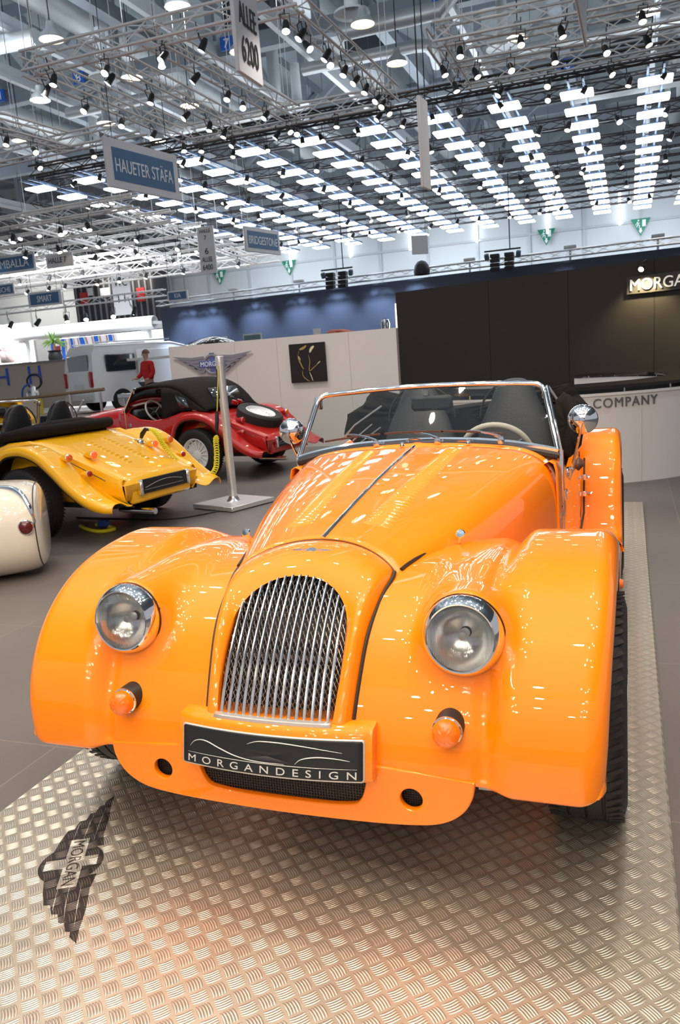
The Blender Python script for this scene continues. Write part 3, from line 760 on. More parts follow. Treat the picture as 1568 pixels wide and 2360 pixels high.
MB().box((.655, 1.72, .79), (.05, .10, .06), r=.025).build('elbow_pad', mat('brown_leather', (.10, .045, .03), .4), car)
for z, s in ((.66, .8), (.57, 1.1)):
    b = MB(); b.lathe([(0, .04*s), (.010, .036*s), (.012, .02*s), (.007, .012*s), (.007, -.02*s), (.014, -.026*s), (.012, -.034*s), (0, -.036*s)], 12, T(.66, 2.10, z)@Ry(pi/2)); b.box((.66, 2.10, z), (.03, .02, .03), r=.004); b.build('door_latch', chrome, car)
MB().lathe([(0, .012), (.012, .010), (.014, 0)], 12, T(.862, -.02, .70)@Ry(pi/2)).build('side_marker', amber, car)
MB().tube([(.612, 1.16, .69), (.60, 1.11, .685)], .008, 8).build('bonnet_stop', rubber, car)
MB().box((.882, -.005, .33), (.004, .2, .2), r=.002).build('hub_cap', chrome, car)

# ---------------------------------------------------------------- tread plate platform and its printed emblem
b = MB(); x0, x1, y0, y1 = -1.072, 1.000, -2.0, 4.77
vs = [(x0, y0, -.04), (x1, y0, -.04), (x1, y1, -.04), (x0, y1, -.04), (x0, y0, -.006), (x1, y0, -.006), (x1, y1, -.006), (x0, y1, -.006), (x0+.006, y0+.006, 0), (x1-.006, y0+.006, 0), (x1-.006, y1-.006, 0), (x0+.006, y1-.006, 0)]
fs = [(3, 2, 1, 0)]+[(i, (i+1) % 4, 4+(i+1) % 4, 4+i) for i in range(4)]+[(4+i, 4+(i+1) % 4, 8+(i+1) % 4, 8+i) for i in range(4)]+[(8, 9, 10, 11)]
b.add(vs, fs); tag(b.build('tread_plate_platform', tread, smooth=False), 'low platform of five-bar aluminium tread plate under the orange car', 'platform')
def winged_logo(par, M, L, mdark, mlight, mtext, txt='MORGAN', th=.0006, name='wing_print', cross=True):
    """winged emblem: circle with a cross, name bar, layered feather wings (local x along the bar)"""
    s = L/.69
    for sd in (1, -1):
        b = MB()
        up = [(.070, .075), (.13, .066), (.22, .070), (.30, .066), (.348, .068)]
        lo = [(.320, .046), (.300, .044), (.296, .030), (.262, .022), (.258, .006), (.222, -.002), (.218, -.020), (.180, -.030), (.176, -.048), (.120, -.062), (.070, -.070)]
        b.prism([(sd*x*s, y*s) for x, y in up+lo][::-sd], th, M)
        for k in range(3):
            y0 = .044-.034*k; b.prism([(sd*x*s, y*s) for x, y in ((.10, y0), (.20, y0+.004), (.30-.045*k, y0+.014), (.20, y0+.0005), (.10, y0-.0035))][::-sd], th*.8, M, th*.6) if False else None
        b.build(name, mdark, par, smooth=False)
        for k in range(3):
            y0 = .040-.032*k; c = MB(); c.prism([(sd*x*s, y*s) for x, y in ((.10, y0), (.20, y0+.006), (.292-.040*k, y0+.012), (.20, y0+.0035), (.10, y0-.0005))][::sd], th*.8, M, th*.6); c.build('feather_gap', mlight, par, smooth=False)
    b = MB(); b.prism(ellipse(0, -.008*s, .092*s, .092*s, 40), th, M, th*.5); b.build('emblem_disc', mdark, par, smooth=False)
    b = MB()
    if cross: b.box((0, -.008*s, th*1.9), (.046*s, .150*s, th*.6), M)
    b.box((0, 0, th*2.1), (.232*s, .054*s, th*.8), M); b.build('name_bar', mlight, par, smooth=False)
    vs, fs = fit_text(txt, .212*s, .036*s, th*.5); b = MB().add([(x-.106*s, y-.018*s, z+th*2.9) for x, y, z in vs], fs, M); b.build('name_lettering', mtext, par, smooth=False)
printd = treadmat('print_dark', (.035, .026, .022), (.13, .10, .085), -.637, -.662, .5); printl = treadmat('print_light', (.60, .52, .42), (.95, .86, .72), -.637, -.662)
em = tag(empty('floor_emblem', (-.637, -.662, .0003)), 'dark winged emblem printed on the tread plate, front left of the orange car', 'emblem')
winged_logo(em, frame((0, 0, 0), (.468, -.884, 0), (.884, .468, 0)), .69, printd, printl, printd)
# ================================================================= the two cars behind on the left
def deck_z(y):
    P = [(2.28, .88), (2.42, .888), (2.55, .86), (2.75, .80), (3.0, .705), (3.25, .605), (3.44, .525)]
    for a, b in zip(P, P[1:]):
        if y <= b[0]: return lerp(a[1], b[1], (y-a[0])/(b[0]-a[0]))
    return .525
def tail_lamp(root, paint, x, y, z, r, m, L=.12):
    M = T(x, y, z)@Rx(-pi/2)
    h = MB().lathe([(.006, -L), (r*.55, -L*.7), (r*.9, -L*.3), (r, 0), (0, 0)], 20, M).build('lamp_pod', paint, root)
    MB().lathe([(r, 0), (r*1.05, .004), (r*.95, .010)], 20, M).build('lamp_ring', chrome, h)
    MB().lathe([(r*.95, .008), (r*.8, .024), (0, .030)], 20, M).build('tail_lens', m, h)
def rear_details(root, paint, spare=False):
    for sd in (1, -1):
        tail_lamp(root, paint, sd*.66, 3.02, .745, .036, amber); tail_lamp(root, paint, sd*.62, 3.20, .60, .028, redlens, .10)
        tail_lamp(root, paint, sd*.40, 3.05, .735, .036, redlit if not spare else redlens)
        MB().box((sd*.315, 3.49, .43), (.035, .05, .14), r=.01).build('overrider', chrome, root)
    MB().box((0, 3.475, .43), (.62, .02, .13), r=.004).build('number_plate', plateb, root)
    b = MB(); b.tube([(x, 3.488, .43+.03*sin((x+.25)*7)) for x in [-.25+.5*i/20 for i in range(21)]], .002, 5); b.tube([(-.26, 3.488, .40), (.26, 3.488, .40)], .0015, 4); b.build('plate_line_art', silver, root)
    MB().box((0, 3.43, .40), (.80, .06, .22), r=.02).build('rear_apron', paint, root)
    MB().tube([(.30, 3.2, .22), (.30, 3.62, .22)], .028, 14).build('exhaust_pipe', chrome, root)
    MB().tube([(sd*.585-.0*(1), 2.45+.1*i, deck_z(2.45+.1*i)-.03) for i in range(10) for sd in (1,)], .004, 5).build('wing_beading', rubber, root)
    if not spare:
        loop = [(.34*cos(a), 2.92+.42*sin(a)) for a in [2*pi*k/48 for k in range(48)]]
        MB().tube([(x, y, deck_z(y)+.003-.02*(x/.55)**2) for x, y in loop], .004, 6, closed=True).build('deck_panel', paint, root)
        for sd in (1, -1):
            b = MB()
            for i in range(11):
                y = 2.66+.052*i; z = deck_z(y)
                b.grid([[(sd*(.07+.011*k), y+a, deck_z(y+a)+h*min(1, .2+min(k, 8-k)*.5)) for k in range(9)] for a, h in ((0, 0), (.012, .010), (.026, .015), (.034, .001))])
            b.build('louvre_panel', paint, root)
        b = MB(); b.lathe([(.0, .035), (.03, .03), (.034, .01), (.04, 0)], 20, T(-.40, 2.87, .745)); b.box((-.40, 2.83, .775), (.03, .12, .015), r=.004); b.build('filler_cap', chrome, root)
    else:
        M = T(0, 3.03, .74)@Rx(radians(-22)); b = MB(); r = .315; h = .09
        b.lathe([(.20, -h*.8), (.24, -h), (.29, -h*.95), (.312, -h*.7), (.315, 0), (.312, h*.7), (.29, h*.95), (.24, h), (.20, h*.8)], 56, M)
        t = b.build('spare_wheel', tyre, root)
        b = MB(); b.lathe([(.205, h*.8), (.195, h*.9), (.188, h*.6), (.16, h*.35), (.06, h*.5), (0, h*.55)], 48, M)
        for i in range(16): b.box((.135, 0, h*.45), (.05, .012, .02), M@Rz(2*pi*i/16))
        b.build('wheel_rim', whiteplast, t); b = MB()
        b.box((0, 2.66, .93), (.10, .05, .05), r=.02); b.lathe([(0, .05), (.03, .045), (.035, 0)], 16, T(-.06, 2.66, .93)@Rx(-.4)); b.lathe([(0, .05), (.03, .045), (.035, 0)], 16, T(.06, 2.66, .93)@Rx(-.4)); b.build('spare_wheel_lamp', redlens, root)
yel = build_car(yellow, 'yellow open roadster seen from behind, louvred tail, charging cable plugged in', (-6.57, 4.47, -.04), radians(-99.5), front=False, bonnet_detail=False)
rear_details(yel, yellow)
for sd in (1, -1): wheel(yel, sd*.74, 2.55, r=.335, side=sd, wd=.20, spokes=7)
b = MB(); b.tube([(-.60, 1.9, .88), (-.585, 2.15, .93), (-.5, 2.36, .955), (-.2, 2.44, .96), (.2, 2.44, .96), (.5, 2.36, .955), (.585, 2.15, .93), (.60, 1.9, .88), (.60, 1.6, .83)], [.035, .05, .055, .055, .055, .055, .05, .04, .02], 12)
b.tube([(-.52, 2.2, .90), (-.2, 2.3, .95), (.2, 2.3, .95), (.52, 2.2, .90)], .09, 10); b.build('folded_hood', fabric, yel)
redc = build_car(redp, 'dark red roadster with raised black fabric roof and spare wheel on the tail', (-6.74, 7.87, -.04), radians(-100.3), front=False, bonnet_detail=True)
rear_details(redc, redp, True)
for sd in (1, -1): wheel(redc, sd*.74, 2.55, r=.335, side=sd, wd=.19, spokes=16, rimm=whiteplast)
# raised hood of the red car
def softtop(root):
    secs = [(1.33, .50, 1.215, 1.235), (1.6, .54, 1.22, 1.29), (1.95, .56, 1.20, 1.315), (2.15, .575, 1.15, 1.30), (2.35, .58, 1.03, 1.22), (2.50, .57, .93, 1.06), (2.60, .55, .87, .90)]
    rows = []
    for y, w, ze, zc in path(secs, 20):
        rows.append([(w*sin(a)*(1 if abs(sin(a)) < .99 else 1), y, ze+(zc-ze)*cos(a)**.6 if cos(a) > 0 else ze) for a in [(-pi/2+pi*k/20)*.999 for k in range(21)]])
    MB().grid(rows, flip=False).build('soft_top', fabric, root, thick=.01)
    for sd in (1, -1):
        b = MB()
        ys = [(1.85, 1.21, .82), (1.92, 1.21, .74), (2.0, 1.20, .84), (2.15, 1.16, .88), (2.35, 1.04, .90), (2.50, .94, .89), (2.6, .875, .87)]
        b.grid([[(sd*lerp(w0, .60, k/4), y, lerp(zt, zb, k/4)) for k in range(5)] for (y, zt, zb), w0 in zip(ys, (.555, .56, .565, .575, .585, .58, .56))], flip=sd > 0); b.build('hood_quarter', fabric, root, thick=.008, off=0)
        b = MB(); b.grid([[(sd*(.60), 2.12+.0, 1.11), (sd*.60, 2.30, 1.05)], [(sd*.606, 2.16, .99), (sd*.606, 2.34, .95)], [(sd*.608, 2.22, .93), (sd*.608, 2.36, .93)]]); b.build('hood_window', carglass, root, thick=.003)
        b = MB(); b.tube([(sd*.60, 1.19, .9), (sd*.53, 1.33, 1.21)], .015, 8); b.build('hood_edge', fabric, root)
    MB().grid([[(x, 2.44, 1.16), (x, 2.575, .93)] for x in (-.3, 0, .3)]).build('rear_window', carglass, root, thick=.01, off=0)
softtop(redc)
# cream car at the left edge: rounded tail
cr = tag(empty('cream_tail_car', (-3.49, 2.31, -.075), radians(35)), 'cream car with rounded tail and round red lamp at the left edge', 'car')
rows = []
pr = [(-2.2, .36, .55), (-1.2, .36, .52), (-.6, .355, .48), (-.2, .35, .44), (0, .345, .42), (.13, .335, .40), (.20, .315, .37), (.235, .28, .32), (.255, .20, .22), (.262, .001, .001)]
for x, rz, ry in path(pr, 50): rows.append([(x, ry*math.copysign(abs(cos(a))**.8, cos(a)), .40+rz*math.copysign(abs(sin(a))**.85, sin(a))) for a in [2*pi*k/48 for k in range(48)]])
MB().grid(rows, wrap=True).build('car_body', cream, cr)
def crp(i, a): x, rz, ry = key(pr, i); return Vector((x, ry*math.copysign(abs(cos(a))**.8, cos(a))*1.006, .40+rz*math.copysign(abs(sin(a))**.85, sin(a))*1.006))
MB().tube([crp(6.3, a) for a in [2*pi*k/60 for k in range(60)]], .004, 6, closed=True).build('panel_gap', rubber, cr)
MB().tube([crp(3.6+2.75*k/24, radians(112+58*(k/24)**2.0)) for k in range(25)], [.010+.016*sin(pi*k/24) for k in range(25)], 10, sx=1.0).build('chrome_strip', chrome, cr)
p = crp(5.3, pi-.10); M = T(p.x, p.y, p.z)@Rx(pi/2); t = MB().lathe([(.055, -.02), (.055, .008), (.048, .012)], 28, M).build('lamp_ring', chrome, cr)
MB().lathe([(.047, .008), (.03, .018), (0, .022)], 28, M).build('tail_lens', mat('dark_red_lens', (.10, .006, .006), .15, 0, .5), t)
MB().lathe([(.0, -.09), (.26, -.09), (.28, -.05), (.28, .05), (.26, .09), (0, .09)], 32, T(-.9, 0, .28)@Rx(pi/2)).build('wheel', tyre, cr)

# charging post with coiled yellow cable
post = tag(empty('charging_post', (-2.99, 4.93, -.04), radians(-20)), 'brushed metal charging post on square base between the yellow car and the red car', 'post')
MB().box((0, 0, .030), (.60, .60, .045), r=.004).build('base_plate', steelb, post)
b = MB()
for i, j in ((-1, -1), (1, -1), (1, 1), (-1, 1)): b.lathe([(.02, 0), (.02, .008), (0, .008)], 12, T(i*.25, j*.25, 0))
b.build('base_feet', blackm, post)
MB().lathe([(.075, .052), (.055, .075), (.046, .10)], 32).build('collar', alu, post)
MB().lathe([(.043, .075), (.043, 1.46), (.046, 1.462), (.047, 1.50), (.044, 1.528), (.03, 1.535), (0, 1.535)], 32).build('pole', steelb, post)
MB().box((-.012, -.0425, 1.26), (.014, .006, .30), r=.002).build('cable_slot', blackm, post)
yc = mat('cable_yellow', (.80, .72, .03), .4)
cable = tag(empty('charging_cable', (0, 0, 0)), 'yellow coiled cable with black grip running from the post to the yellow car', 'cable')
MB().tube([(-2.985, 4.88, 1.40), (-2.995, 4.86, 1.25), (-3.01, 4.82, 1.0), (-3.01, 4.80, .93)], .005, 6).build('thin_cable', yc, cable)
MB().tube([(-3.01, 4.80, .955), (-3.01, 4.80, .93), (-3.012, 4.79, .86), (-3.02, 4.78, .78), (-3.02, 4.78, .72)], [.010, .019, .021, .019, .008], 12).build('cable_grip', blackm, cable)
cp = path([(-3.02, 4.77, .71), (-3.037, 4.77, .66), (-3.034, 4.75, .51), (-3.037, 4.68, .366), (-3.121, 4.55, .30), (-3.183, 4.42, .388), (-3.257, 4.33, .532), (-3.343, 4.30, .666), (-3.40, 4.30, .773), (-3.48, 4.34, .83), (-3.56, 4.40, .83)], 420)
hel = []
for i, q in enumerate(cp):
    a = i*.62*pi/2; rr = .021*min(1, i/30, (419-i)/60+.15); hel.append((q[0]+rr*cos(a), q[1]+rr*.7*cos(a+.6), q[2]+rr*sin(a)))
MB().tube(hel, .0065, 6).build('coiled_cable', yc, cable)
MB().tube([(-3.56, 4.40, .83), (-3.61, 4.41, .835), (-3.66, 4.42, .79), (-3.68, 4.42, .75)], [.012, .020, .024, .016], 12).build('plug', blackm, cable)
tag(MB().tube(path([(-4.5, 4.3, -.034), (-3.79, 4.23, -.034), (-3.46, 4.2, -.034), (-3.2, 4.3, -.034), (-3.0, 4.6, -.034)], 30), .006, 6).build('floor_cable', rubber), 'thin black cable lying on the floor beside the charging post base', 'cable')
b = MB(); b.mat(yc).tube(path([(-4.10, 3.85, -.02), (-3.9, 3.70, -.02), (-3.70, 3.62, -.02), (-3.62, 3.72, -.02), (-3.75, 3.82, -.02), (-3.95, 3.9, -.02)], 40), .018, 8)
b.mat(mat('blue_plastic', (.03, .08, .35), .4)).box((-3.80, 3.82, .01), (.12, .07, .07), r=.015); tag(b.build('cable_coil'), 'yellow cable loop with blue connector lying under the tail of the yellow car', 'cable')

# ================================================================= stand walls
def wall_slab(name, a, bb, z0, z1, th, m, kind='structure'):
    a = Vector((*a, 0)); bb = Vector((*bb, 0)); d = (bb-a).normalized(); n = Vector((-d.y, d.x, 0))*th
    mb = MB(); mb.prism([(a.x, a.y), (bb.x, bb.y), (bb.x+n.x, bb.y+n.y), (a.x+n.x, a.y+n.y)], z1-z0, o=z0); return tag(mb.build(name, m, smooth=False), kind=kind)
wall_slab('wall_stand', (-6.685, 10.0), (-2.55, 10.0), -.04, 1.79, .12, standwhite)
for i, x in enumerate((-5.4, -4.62, -3.35)): tag(MB().box((x, 9.999, .87), (.006, .004, 1.82)).build('trim_%d' % (i+1), mat('seam_grey', (.5, .47, .44), .6), smooth=False), kind='structure')
wall_slab('wall_dark', (-2.83, 11.1), (5.9, 8.10), -.04, 2.4, .25, blackwall)
wd = Vector((4.36, -1.5, 0)).normalized()
for i, t in enumerate((1.75, 3.05, 4.28)):
    p = Vector((-2.83, 11.1, 1.18))+wd*t; tag(MB().box((0, 0, 0), (.008, .006, 2.44), T(*p)@Rz(atan2(wd.y, wd.x))).build('trim_%d' % (i+4), dark, smooth=False), kind='structure')
# winged emblem on the white wall
lm = mat('emblem_grey', (.33, .32, .36), .35, .5); lb = mat('emblem_blue', (.10, .13, .34), .4)
lw = tag(empty('wall_emblem', (-5.84, 9.985, 1.45)), 'large grey winged emblem with blue name bar on the white stand wall', 'emblem')
s = 1.53/.69; MW = Rx(pi/2)
b = MB()
for sd in (1, -1):
    for k in range(5):
        x0 = .07; y0 = .052-.026*k; tip = .345-.045*k; ty = .075-.022*k
        top = [(x0, y0+.010), (x0+(tip-x0)*.4, y0+.004), (x0+(tip-x0)*.75, lerp(y0, ty, .62)), (tip, ty)]; bot = [(x0+(tip-x0)*.75, lerp(y0, ty, .62)-.020), (x0+(tip-x0)*.4, y0-.016), (x0, y0-.011)]
        b.prism([(sd*x*s, y*s) for x, y in top+bot][::-sd], .014, MW)
b.build('wings', lm, lw, smooth=False)
b = MB(); b.lathe([(.060*s, .0), (.060*s, .012), (.066*s, .018), (.080*s, .014), (.082*s, .0)], 40, MW@T(0, -.005*s, 0))
for k in range(12): b.box((.034*s, 0, 0), (.062*s, .004*s, .008), MW@T(0, -.005*s, 0)@Rz(2*pi*k/12))
b.build('emblem_ring', lm, lw, smooth=False)
MB().box((0, -.006, 0), (.042*s, .012, .165*s)).build('emblem_cross', lb, lw, smooth=False); MB().box((0, -.012, 0), (.232*s, .016, .054*s), r=.004).build('name_bar', lb, lw, smooth=False)
vs, fs = fit_text('MORGAN', .20*s, .036*s, .002); MB().add([(x-.10*s, y-.018*s, z+.022) for x, y, z in vs], fs, MW).build('name_lettering', signtext, lw, smooth=False)
# canvas with golden light lines of a car
pc = tag(empty('canvas_picture', (-4.07, 9.98, 1.35)), 'square black canvas picture with golden car curves on the white stand wall', 'picture')
MB().box((0, 0, 0), (.635, .035, .63), r=.004).build('canvas', mat('canvas_black', (.012, .009, .008), .5), pc)
gold = mat('print_gold', (.42, .27, .07), .5); goldl = mat('print_pale_gold', (.75, .66, .45), .5)
for mm, lines in ((gold, [([(-.14, .20), (-.16, .10), (-.12, -.02), (-.08, -.10)], .010), ([(-.10, -.12), (-.10, -.2), (-.04, -.27), (.02, -.305)], .006), ([(.02, .13), (.04, .02), (.02, -.13), (.12, -.07), (.22, .0)], .006), ([(.0, .28), (-.06, .24), (-.13, .22)], .02)]),
                  (goldl, [([(-.15, .18), (-.155, .12), (-.12, .05)], .006), ([(.02, -.15), (.05, -.23), (.07, -.30)], .006), ([(.05, .16), (.08, .22), (.13, .26)], .022), ([(.16, -.04), (.22, .01)], .008)])):
    for P, r in lines:
        b = MB()
        q = path(P, 24); n = len(q)
        for i in range(n-1):
            w = r*sin(pi*(i+.5)/n)**.6; d = Vector((q[i+1][0]-q[i][0], q[i+1][1]-q[i][1])).normalized(); nx, nz = -d.y*w, d.x*w
            b.add([(q[i][0]-nx, -.0185, q[i][1]-nz), (q[i+1][0]-nx, -.0185, q[i+1][1]-nz), (q[i+1][0]+nx, -.0185, q[i+1][1]+nz), (q[i][0]+nx, -.0185, q[i][1]+nz)], [(0, 1, 2, 3)])
        b.build('printed_curve', mm, pc, smooth=False)
# lit name sign on the dark wall
sp = Vector((-2.83, 11.1, 0))+wd*3.93; n = Vector((wd.y, -wd.x, 0)); ang = atan2(wd.y, wd.x)
sg = tag(empty('name_sign', (sp.x+n.x*.03, sp.y+n.y*.03, 1.975), ang), 'illuminated white name letters on a dark board high on the dark wall', 'sign')
MB().box((.75, 0, .10), (1.52, .04, .235), r=.004).build('sign_board', mat('sign_board_dark', (.04, .035, .03), .5), sg)
vs, fs = fit_text('MORGAN', .86, .150, .008); MB().add([(x+.045, y+.028, z+.03) for x, y, z in vs], fs, Rx(pi/2)).build('sign_lettering', mat('letter_lit', (.8, .78, .72), .5, emit=(1, .93, .75), es=.35), sg, smooth=False)
la = tag(empty('sign_spotlight', (sp.x+.24+n.x*.25, sp.y+n.y*.25-.06, 2.26), ang), 'small glaring warm lamp mounted above the lit name letters', 'lamp')
b = MB().lathe([(.035, 0), (.04, .05), (.02, .10), (0, .10)], 16, Rx(-1.0)); b.tube([(0, .03, .09), (0, .18, .13), (0, .26, .13)], .008, 6); b.build('lamp_body', blackm, la)
MB().lathe([(.034, .004), (.02, -.008), (0, -.012)], 16, Rx(-1.0)).build('lamp_lens', mat('lamp_glare', (1, 1, 1), .5, emit=(1, .85, .5), es=60), la)
q = la.location; lamp('SPOT', (q.x, q.y, q.z-.03), 130, (1, .83, .45), .03, (q.x-n.x*.2, q.y-n.y*.2, 1.55), 110, .7, name='sign_lamp_light')
lamp('SPOT', (q.x+1.0, q.y-.4, q.z-.03), 130, (1, .83, .45), .03, (q.x+1.0-n.x*.2, q.y-.4-n.y*.2, 1.3), 110, .7, name='sign_lamp_light')
# navy wall of the next stand with a truss along its top
na, nb = (-14.33, 22.2), (9.5, 19.3)
wall_slab('wall_navy', na, nb, -.04, 3.5, .3, navy)

# round counter
dk = tag(empty('round_counter', (0, 7.75, 0)), 'round white counter with glossy black top and grey letters in front of the dark wall', 'counter')
A0, A1 = radians(-256), radians(82)
def ring(r0, r1, z0, z1, m, name, par, a0=A0, a1=A1, n=96):
    rows = [[(r*cos(a), r*sin(a), z) for r, z in ((r0, z0), (r1, z0), (r1, z1), (r0, z1), (r0, z0))] for a in [lerp(a0, a1, i/n) for i in range(n+1)]]
    b = MB().grid(rows, flip=True)
    for k in (0, n): b.add(rows[k][:4], [(0, 1, 2, 3)])
    return b.build(name, m, par, angle=35)
ring(1.88, 1.98, -.04, .86, deskwhite, 'counter_front', dk); ring(1.34, 1.40, .60, .88, deskwhite, 'counter_inside', dk)
ring(1.40, 1.90, .60, .62, deskwhite, 'counter_shelf', dk); ring(1.32, 1.99, .905, .935, deskblack, 'counter_top', dk); ring(1.95, 2.0, .84, .865, deskwhite, 'counter_lip', dk)
b = MB()
for i in range(22):
    a = lerp(A0, A1, (i+.5)/22)
    for r in (1.93, 1.38): b.lathe([(.010, .86), (.010, .905)], 8, T(r*cos(a), r*sin(a), 0))
b.build('standoffs', chrome, dk)
a = radians(-59.5); MB().box((1.983*cos(a), 1.983*sin(a), .32), (.004, .010, .72), ).build('counter_seam', mat('seam_grey', (.5, .47, .44), .6), dk, smooth=False)
vs, fs = fit_text('MORGAN MOTOR COMPANY', 1.86, .092, .006, space=1.15); tv = []
for x, y, z in vs: a = radians(-54.7)+(x-1.86)/2.0; tv.append(((1.992+z)*cos(a), (1.992+z)*sin(a), .722+y))
MB().add(tv, fs).build('counter_lettering', mat('letter_grey', (.17, .165, .16), .4, .5), dk, smooth=False)

# things behind the white wall
for i, (x, l) in enumerate(((-11.1, 'left white paper cup stack seen over the white stand wall'), (-10.85, 'right white paper cup stack seen over the white stand wall'), (-7.75, 'white jug standing beside the salmon cloth behind the wall'))):
    tag(MB().lathe([(.09, 0), (.12, .42), (.10, .42), (.0, .40)], 16, T(x, 20, 1.87)).build('white_jug' if i == 2 else 'cup_stack', whiteplast), l, 'jug' if i == 2 else 'cups')
tag(MB().box((-9.5, 20, 1.82), (9.4, .7, .08), r=.01).build('bar_shelf', whiteplast), 'long white bar shelf of the next stand behind the white wall', 'shelf')
mo = tag(empty('display_screen', (-9.86, 20, 1.86)), 'grey framed screen standing behind the white stand wall', 'screen'); MB().box((0, 0, .22), (.62, .05, .44), r=.01).build('screen_frame', palegrey, mo); MB().box((0, -.03, .22), (.54, .01, .36)).build('screen_panel', mat('screen_teal', (.12, .20, .23), .3), mo)
tag(crumple('salmon_cloth', [(-7.65, 1.86), (-7.55, 2.10), (-7.3, 2.22), (-6.9, 2.20), (-6.6, 2.12), (-6.3, 1.98), (-6.2, 1.86)], 20, .2, mat('salmon_fabric', (.75, .24, .17), .8), None, 5, .05), 'salmon pink cloth heap seen over the white stand wall', 'cloth')
b = MB(); b.lathe([(.14, 0), (.15, .05), (.12, .10), (.14, .30), (.10, .42), (0, .46)], 20, T(-5.65, 20, 1.95)); tag(b.build('glass_lantern', chrome), 'silvery domed glass ornament standing right of the salmon cloth', 'ornament')
tag(MB().box((-5.35, 20, 1.93), (.9, .3, .10), r=.01).build('yellow_box', mat('box_yellow', (.75, .48, .02), .5)), 'flat yellow box under the silvery ornament', 'box')
tag(MB().box((-5.35, 20.4, 2.35), (.16, .1, .9), r=.01).build('light_column', tubem), 'bright white light column beside the dark wall edge', 'lamp')
bc = tag(empty('black_car', (-9.75, 17.2, .21), radians(35)), 'glossy black car roof showing over the left end of the white stand wall', 'car')
rows = [[(x*w, y, z0+.20*(1-x*x)) for x in [q/8 for q in range(-8, 9)]] for y, w, z0 in path([(-1.2, .5, 1.45), (-.8, .62, 1.72), (-.2, .68, 1.80), (.5, .68, 1.78), (1.2, .55, 1.5)], 20)]
MB().grid(rows).build('car_roof', mat('gloss_black', (.01, .01, .012), .08, 0, 1), bc, thick=.02); MB().box((0, 0, .85), (1.5, 3.8, 1.1), r=.3).build('car_body', MATS['gloss_black'], bc)

# railing, low ramp goods on the left
rl = tag(empty('railing', (0, 0, 0)), 'grey handrail with brown top and slanted steel struts behind the red car', 'railing')
MB().tube([(-11.02, 10.5, 1.03), (-8.5, 10.5, 1.13)], .035, 8).build('handrail', mat('wood_brown', (.22, .14, .08), .5), rl)
for x in (-10.6, -9.3, -8.6): MB().bar((x, 10.5, -.04), (x, 10.5, 1.08), .028, 8).build('railing_post', alu, rl)
for x in (-10.2, -9.0): MB().bar((x, 10.5, .95), (x-.6, 10.5, .2), .018, 8).build('railing_strut', alu, rl)
tr = tag(empty('trestle_table', (-8.0, 11.4, -.04)), 'light grey trestle table standing behind the roof of the red car', 'table')
MB().box((0, 0, 1.0), (1.3, .6, .08), r=.01).build('table_top', alu, tr)
for x in (-.55, .55):
    for y in (-.2, .2): MB().bar((x, y, 0), (x, y, .97), .03, 6).build('leg', alu, tr)
for x, w, h, l in ((-12.6, .5, .9, 'tall beige carton behind the railing'), (-12.0, .35, .6, 'small dark crate beside the tall beige carton'), (-11.2, .7, .35, 'flat pale carton on the floor behind the railing')):
    tag(MB().box((x, 13.0, -.04+h/2), (w, .4, h), r=.01).build('carton', mat('carton_beige', (.55, .46, .36), .7) if w != .35 else blackm), l, 'box')
gc = tag(empty('gas_cylinder', (-18.35, 20.0, .21)), 'yellow and steel pump cylinder with blue hose in front of the beige counter', 'pump')
MB().lathe([(.25, 0), (.25, .75), (.16, .92), (.06, 1.0), (0, 1.0)], 20).build('tank', alu, gc); MB().lathe([(.26, 0), (.26, .55), (.255, .55)], 20).build('tank_sleeve', mat('pump_yellow', (.7, .55, .05), .5), gc)
MB().tube([(.3*cos(a)+.1, 0, 1.15+.24*sin(a)) for a in [2*pi*k/24 for k in range(24)]], .035, 6, closed=True).build('hand_wheel', blackm, gc); MB().tube(path([(0, -.1, 1.1), (-.35, -.1, .9), (-.4, -.1, .3), (-.2, -.1, 0)], 20), .035, 6).build('hose', mat('hose_blue', (.04, .12, .5), .5), gc)
tag(MB().box((-17.6, 18.4, .08), (17.6, 6.0, .24), r=.02).build('carpet_deck', mat('deck_sand', (.50, .43, .36), .7)), 'raised sand coloured deck under the white van', 'platform')
tag(MB().box((-13.6, 12.5, -.02), (7, 1.8, .03)).build('red_carpet', mat('carpet_red', (.45, .05, .03), .8)), 'strip of red carpet on the floor at the left behind the cars', 'carpet')
ct = tag(empty('beige_counter', (-18.8, 21, 0)), 'long beige display counter with blue letters left of the white van', 'counter')
MB().box((-2.2, .3, 1.2), (8.4, .6, 1.6), r=.01).build('counter_body', mat('counter_beige', (.50, .43, .36), .6), ct); MB().box((-2.2, .3, 2.02), (8.5, .7, .05)).build('counter_top', mat('counter_grey', (.25, .25, .26), .5), ct)
for x in (-1.95, -.50): vs, fs = fit_text('H', .55, .62, .02); MB().add([(a+x, -.01-z, q+1.28) for a, q, z in vs], [f[::-1] for f in fs]).build('blue_letter', mat('letter_blue', (.03, .10, .55), .4), ct, smooth=False)
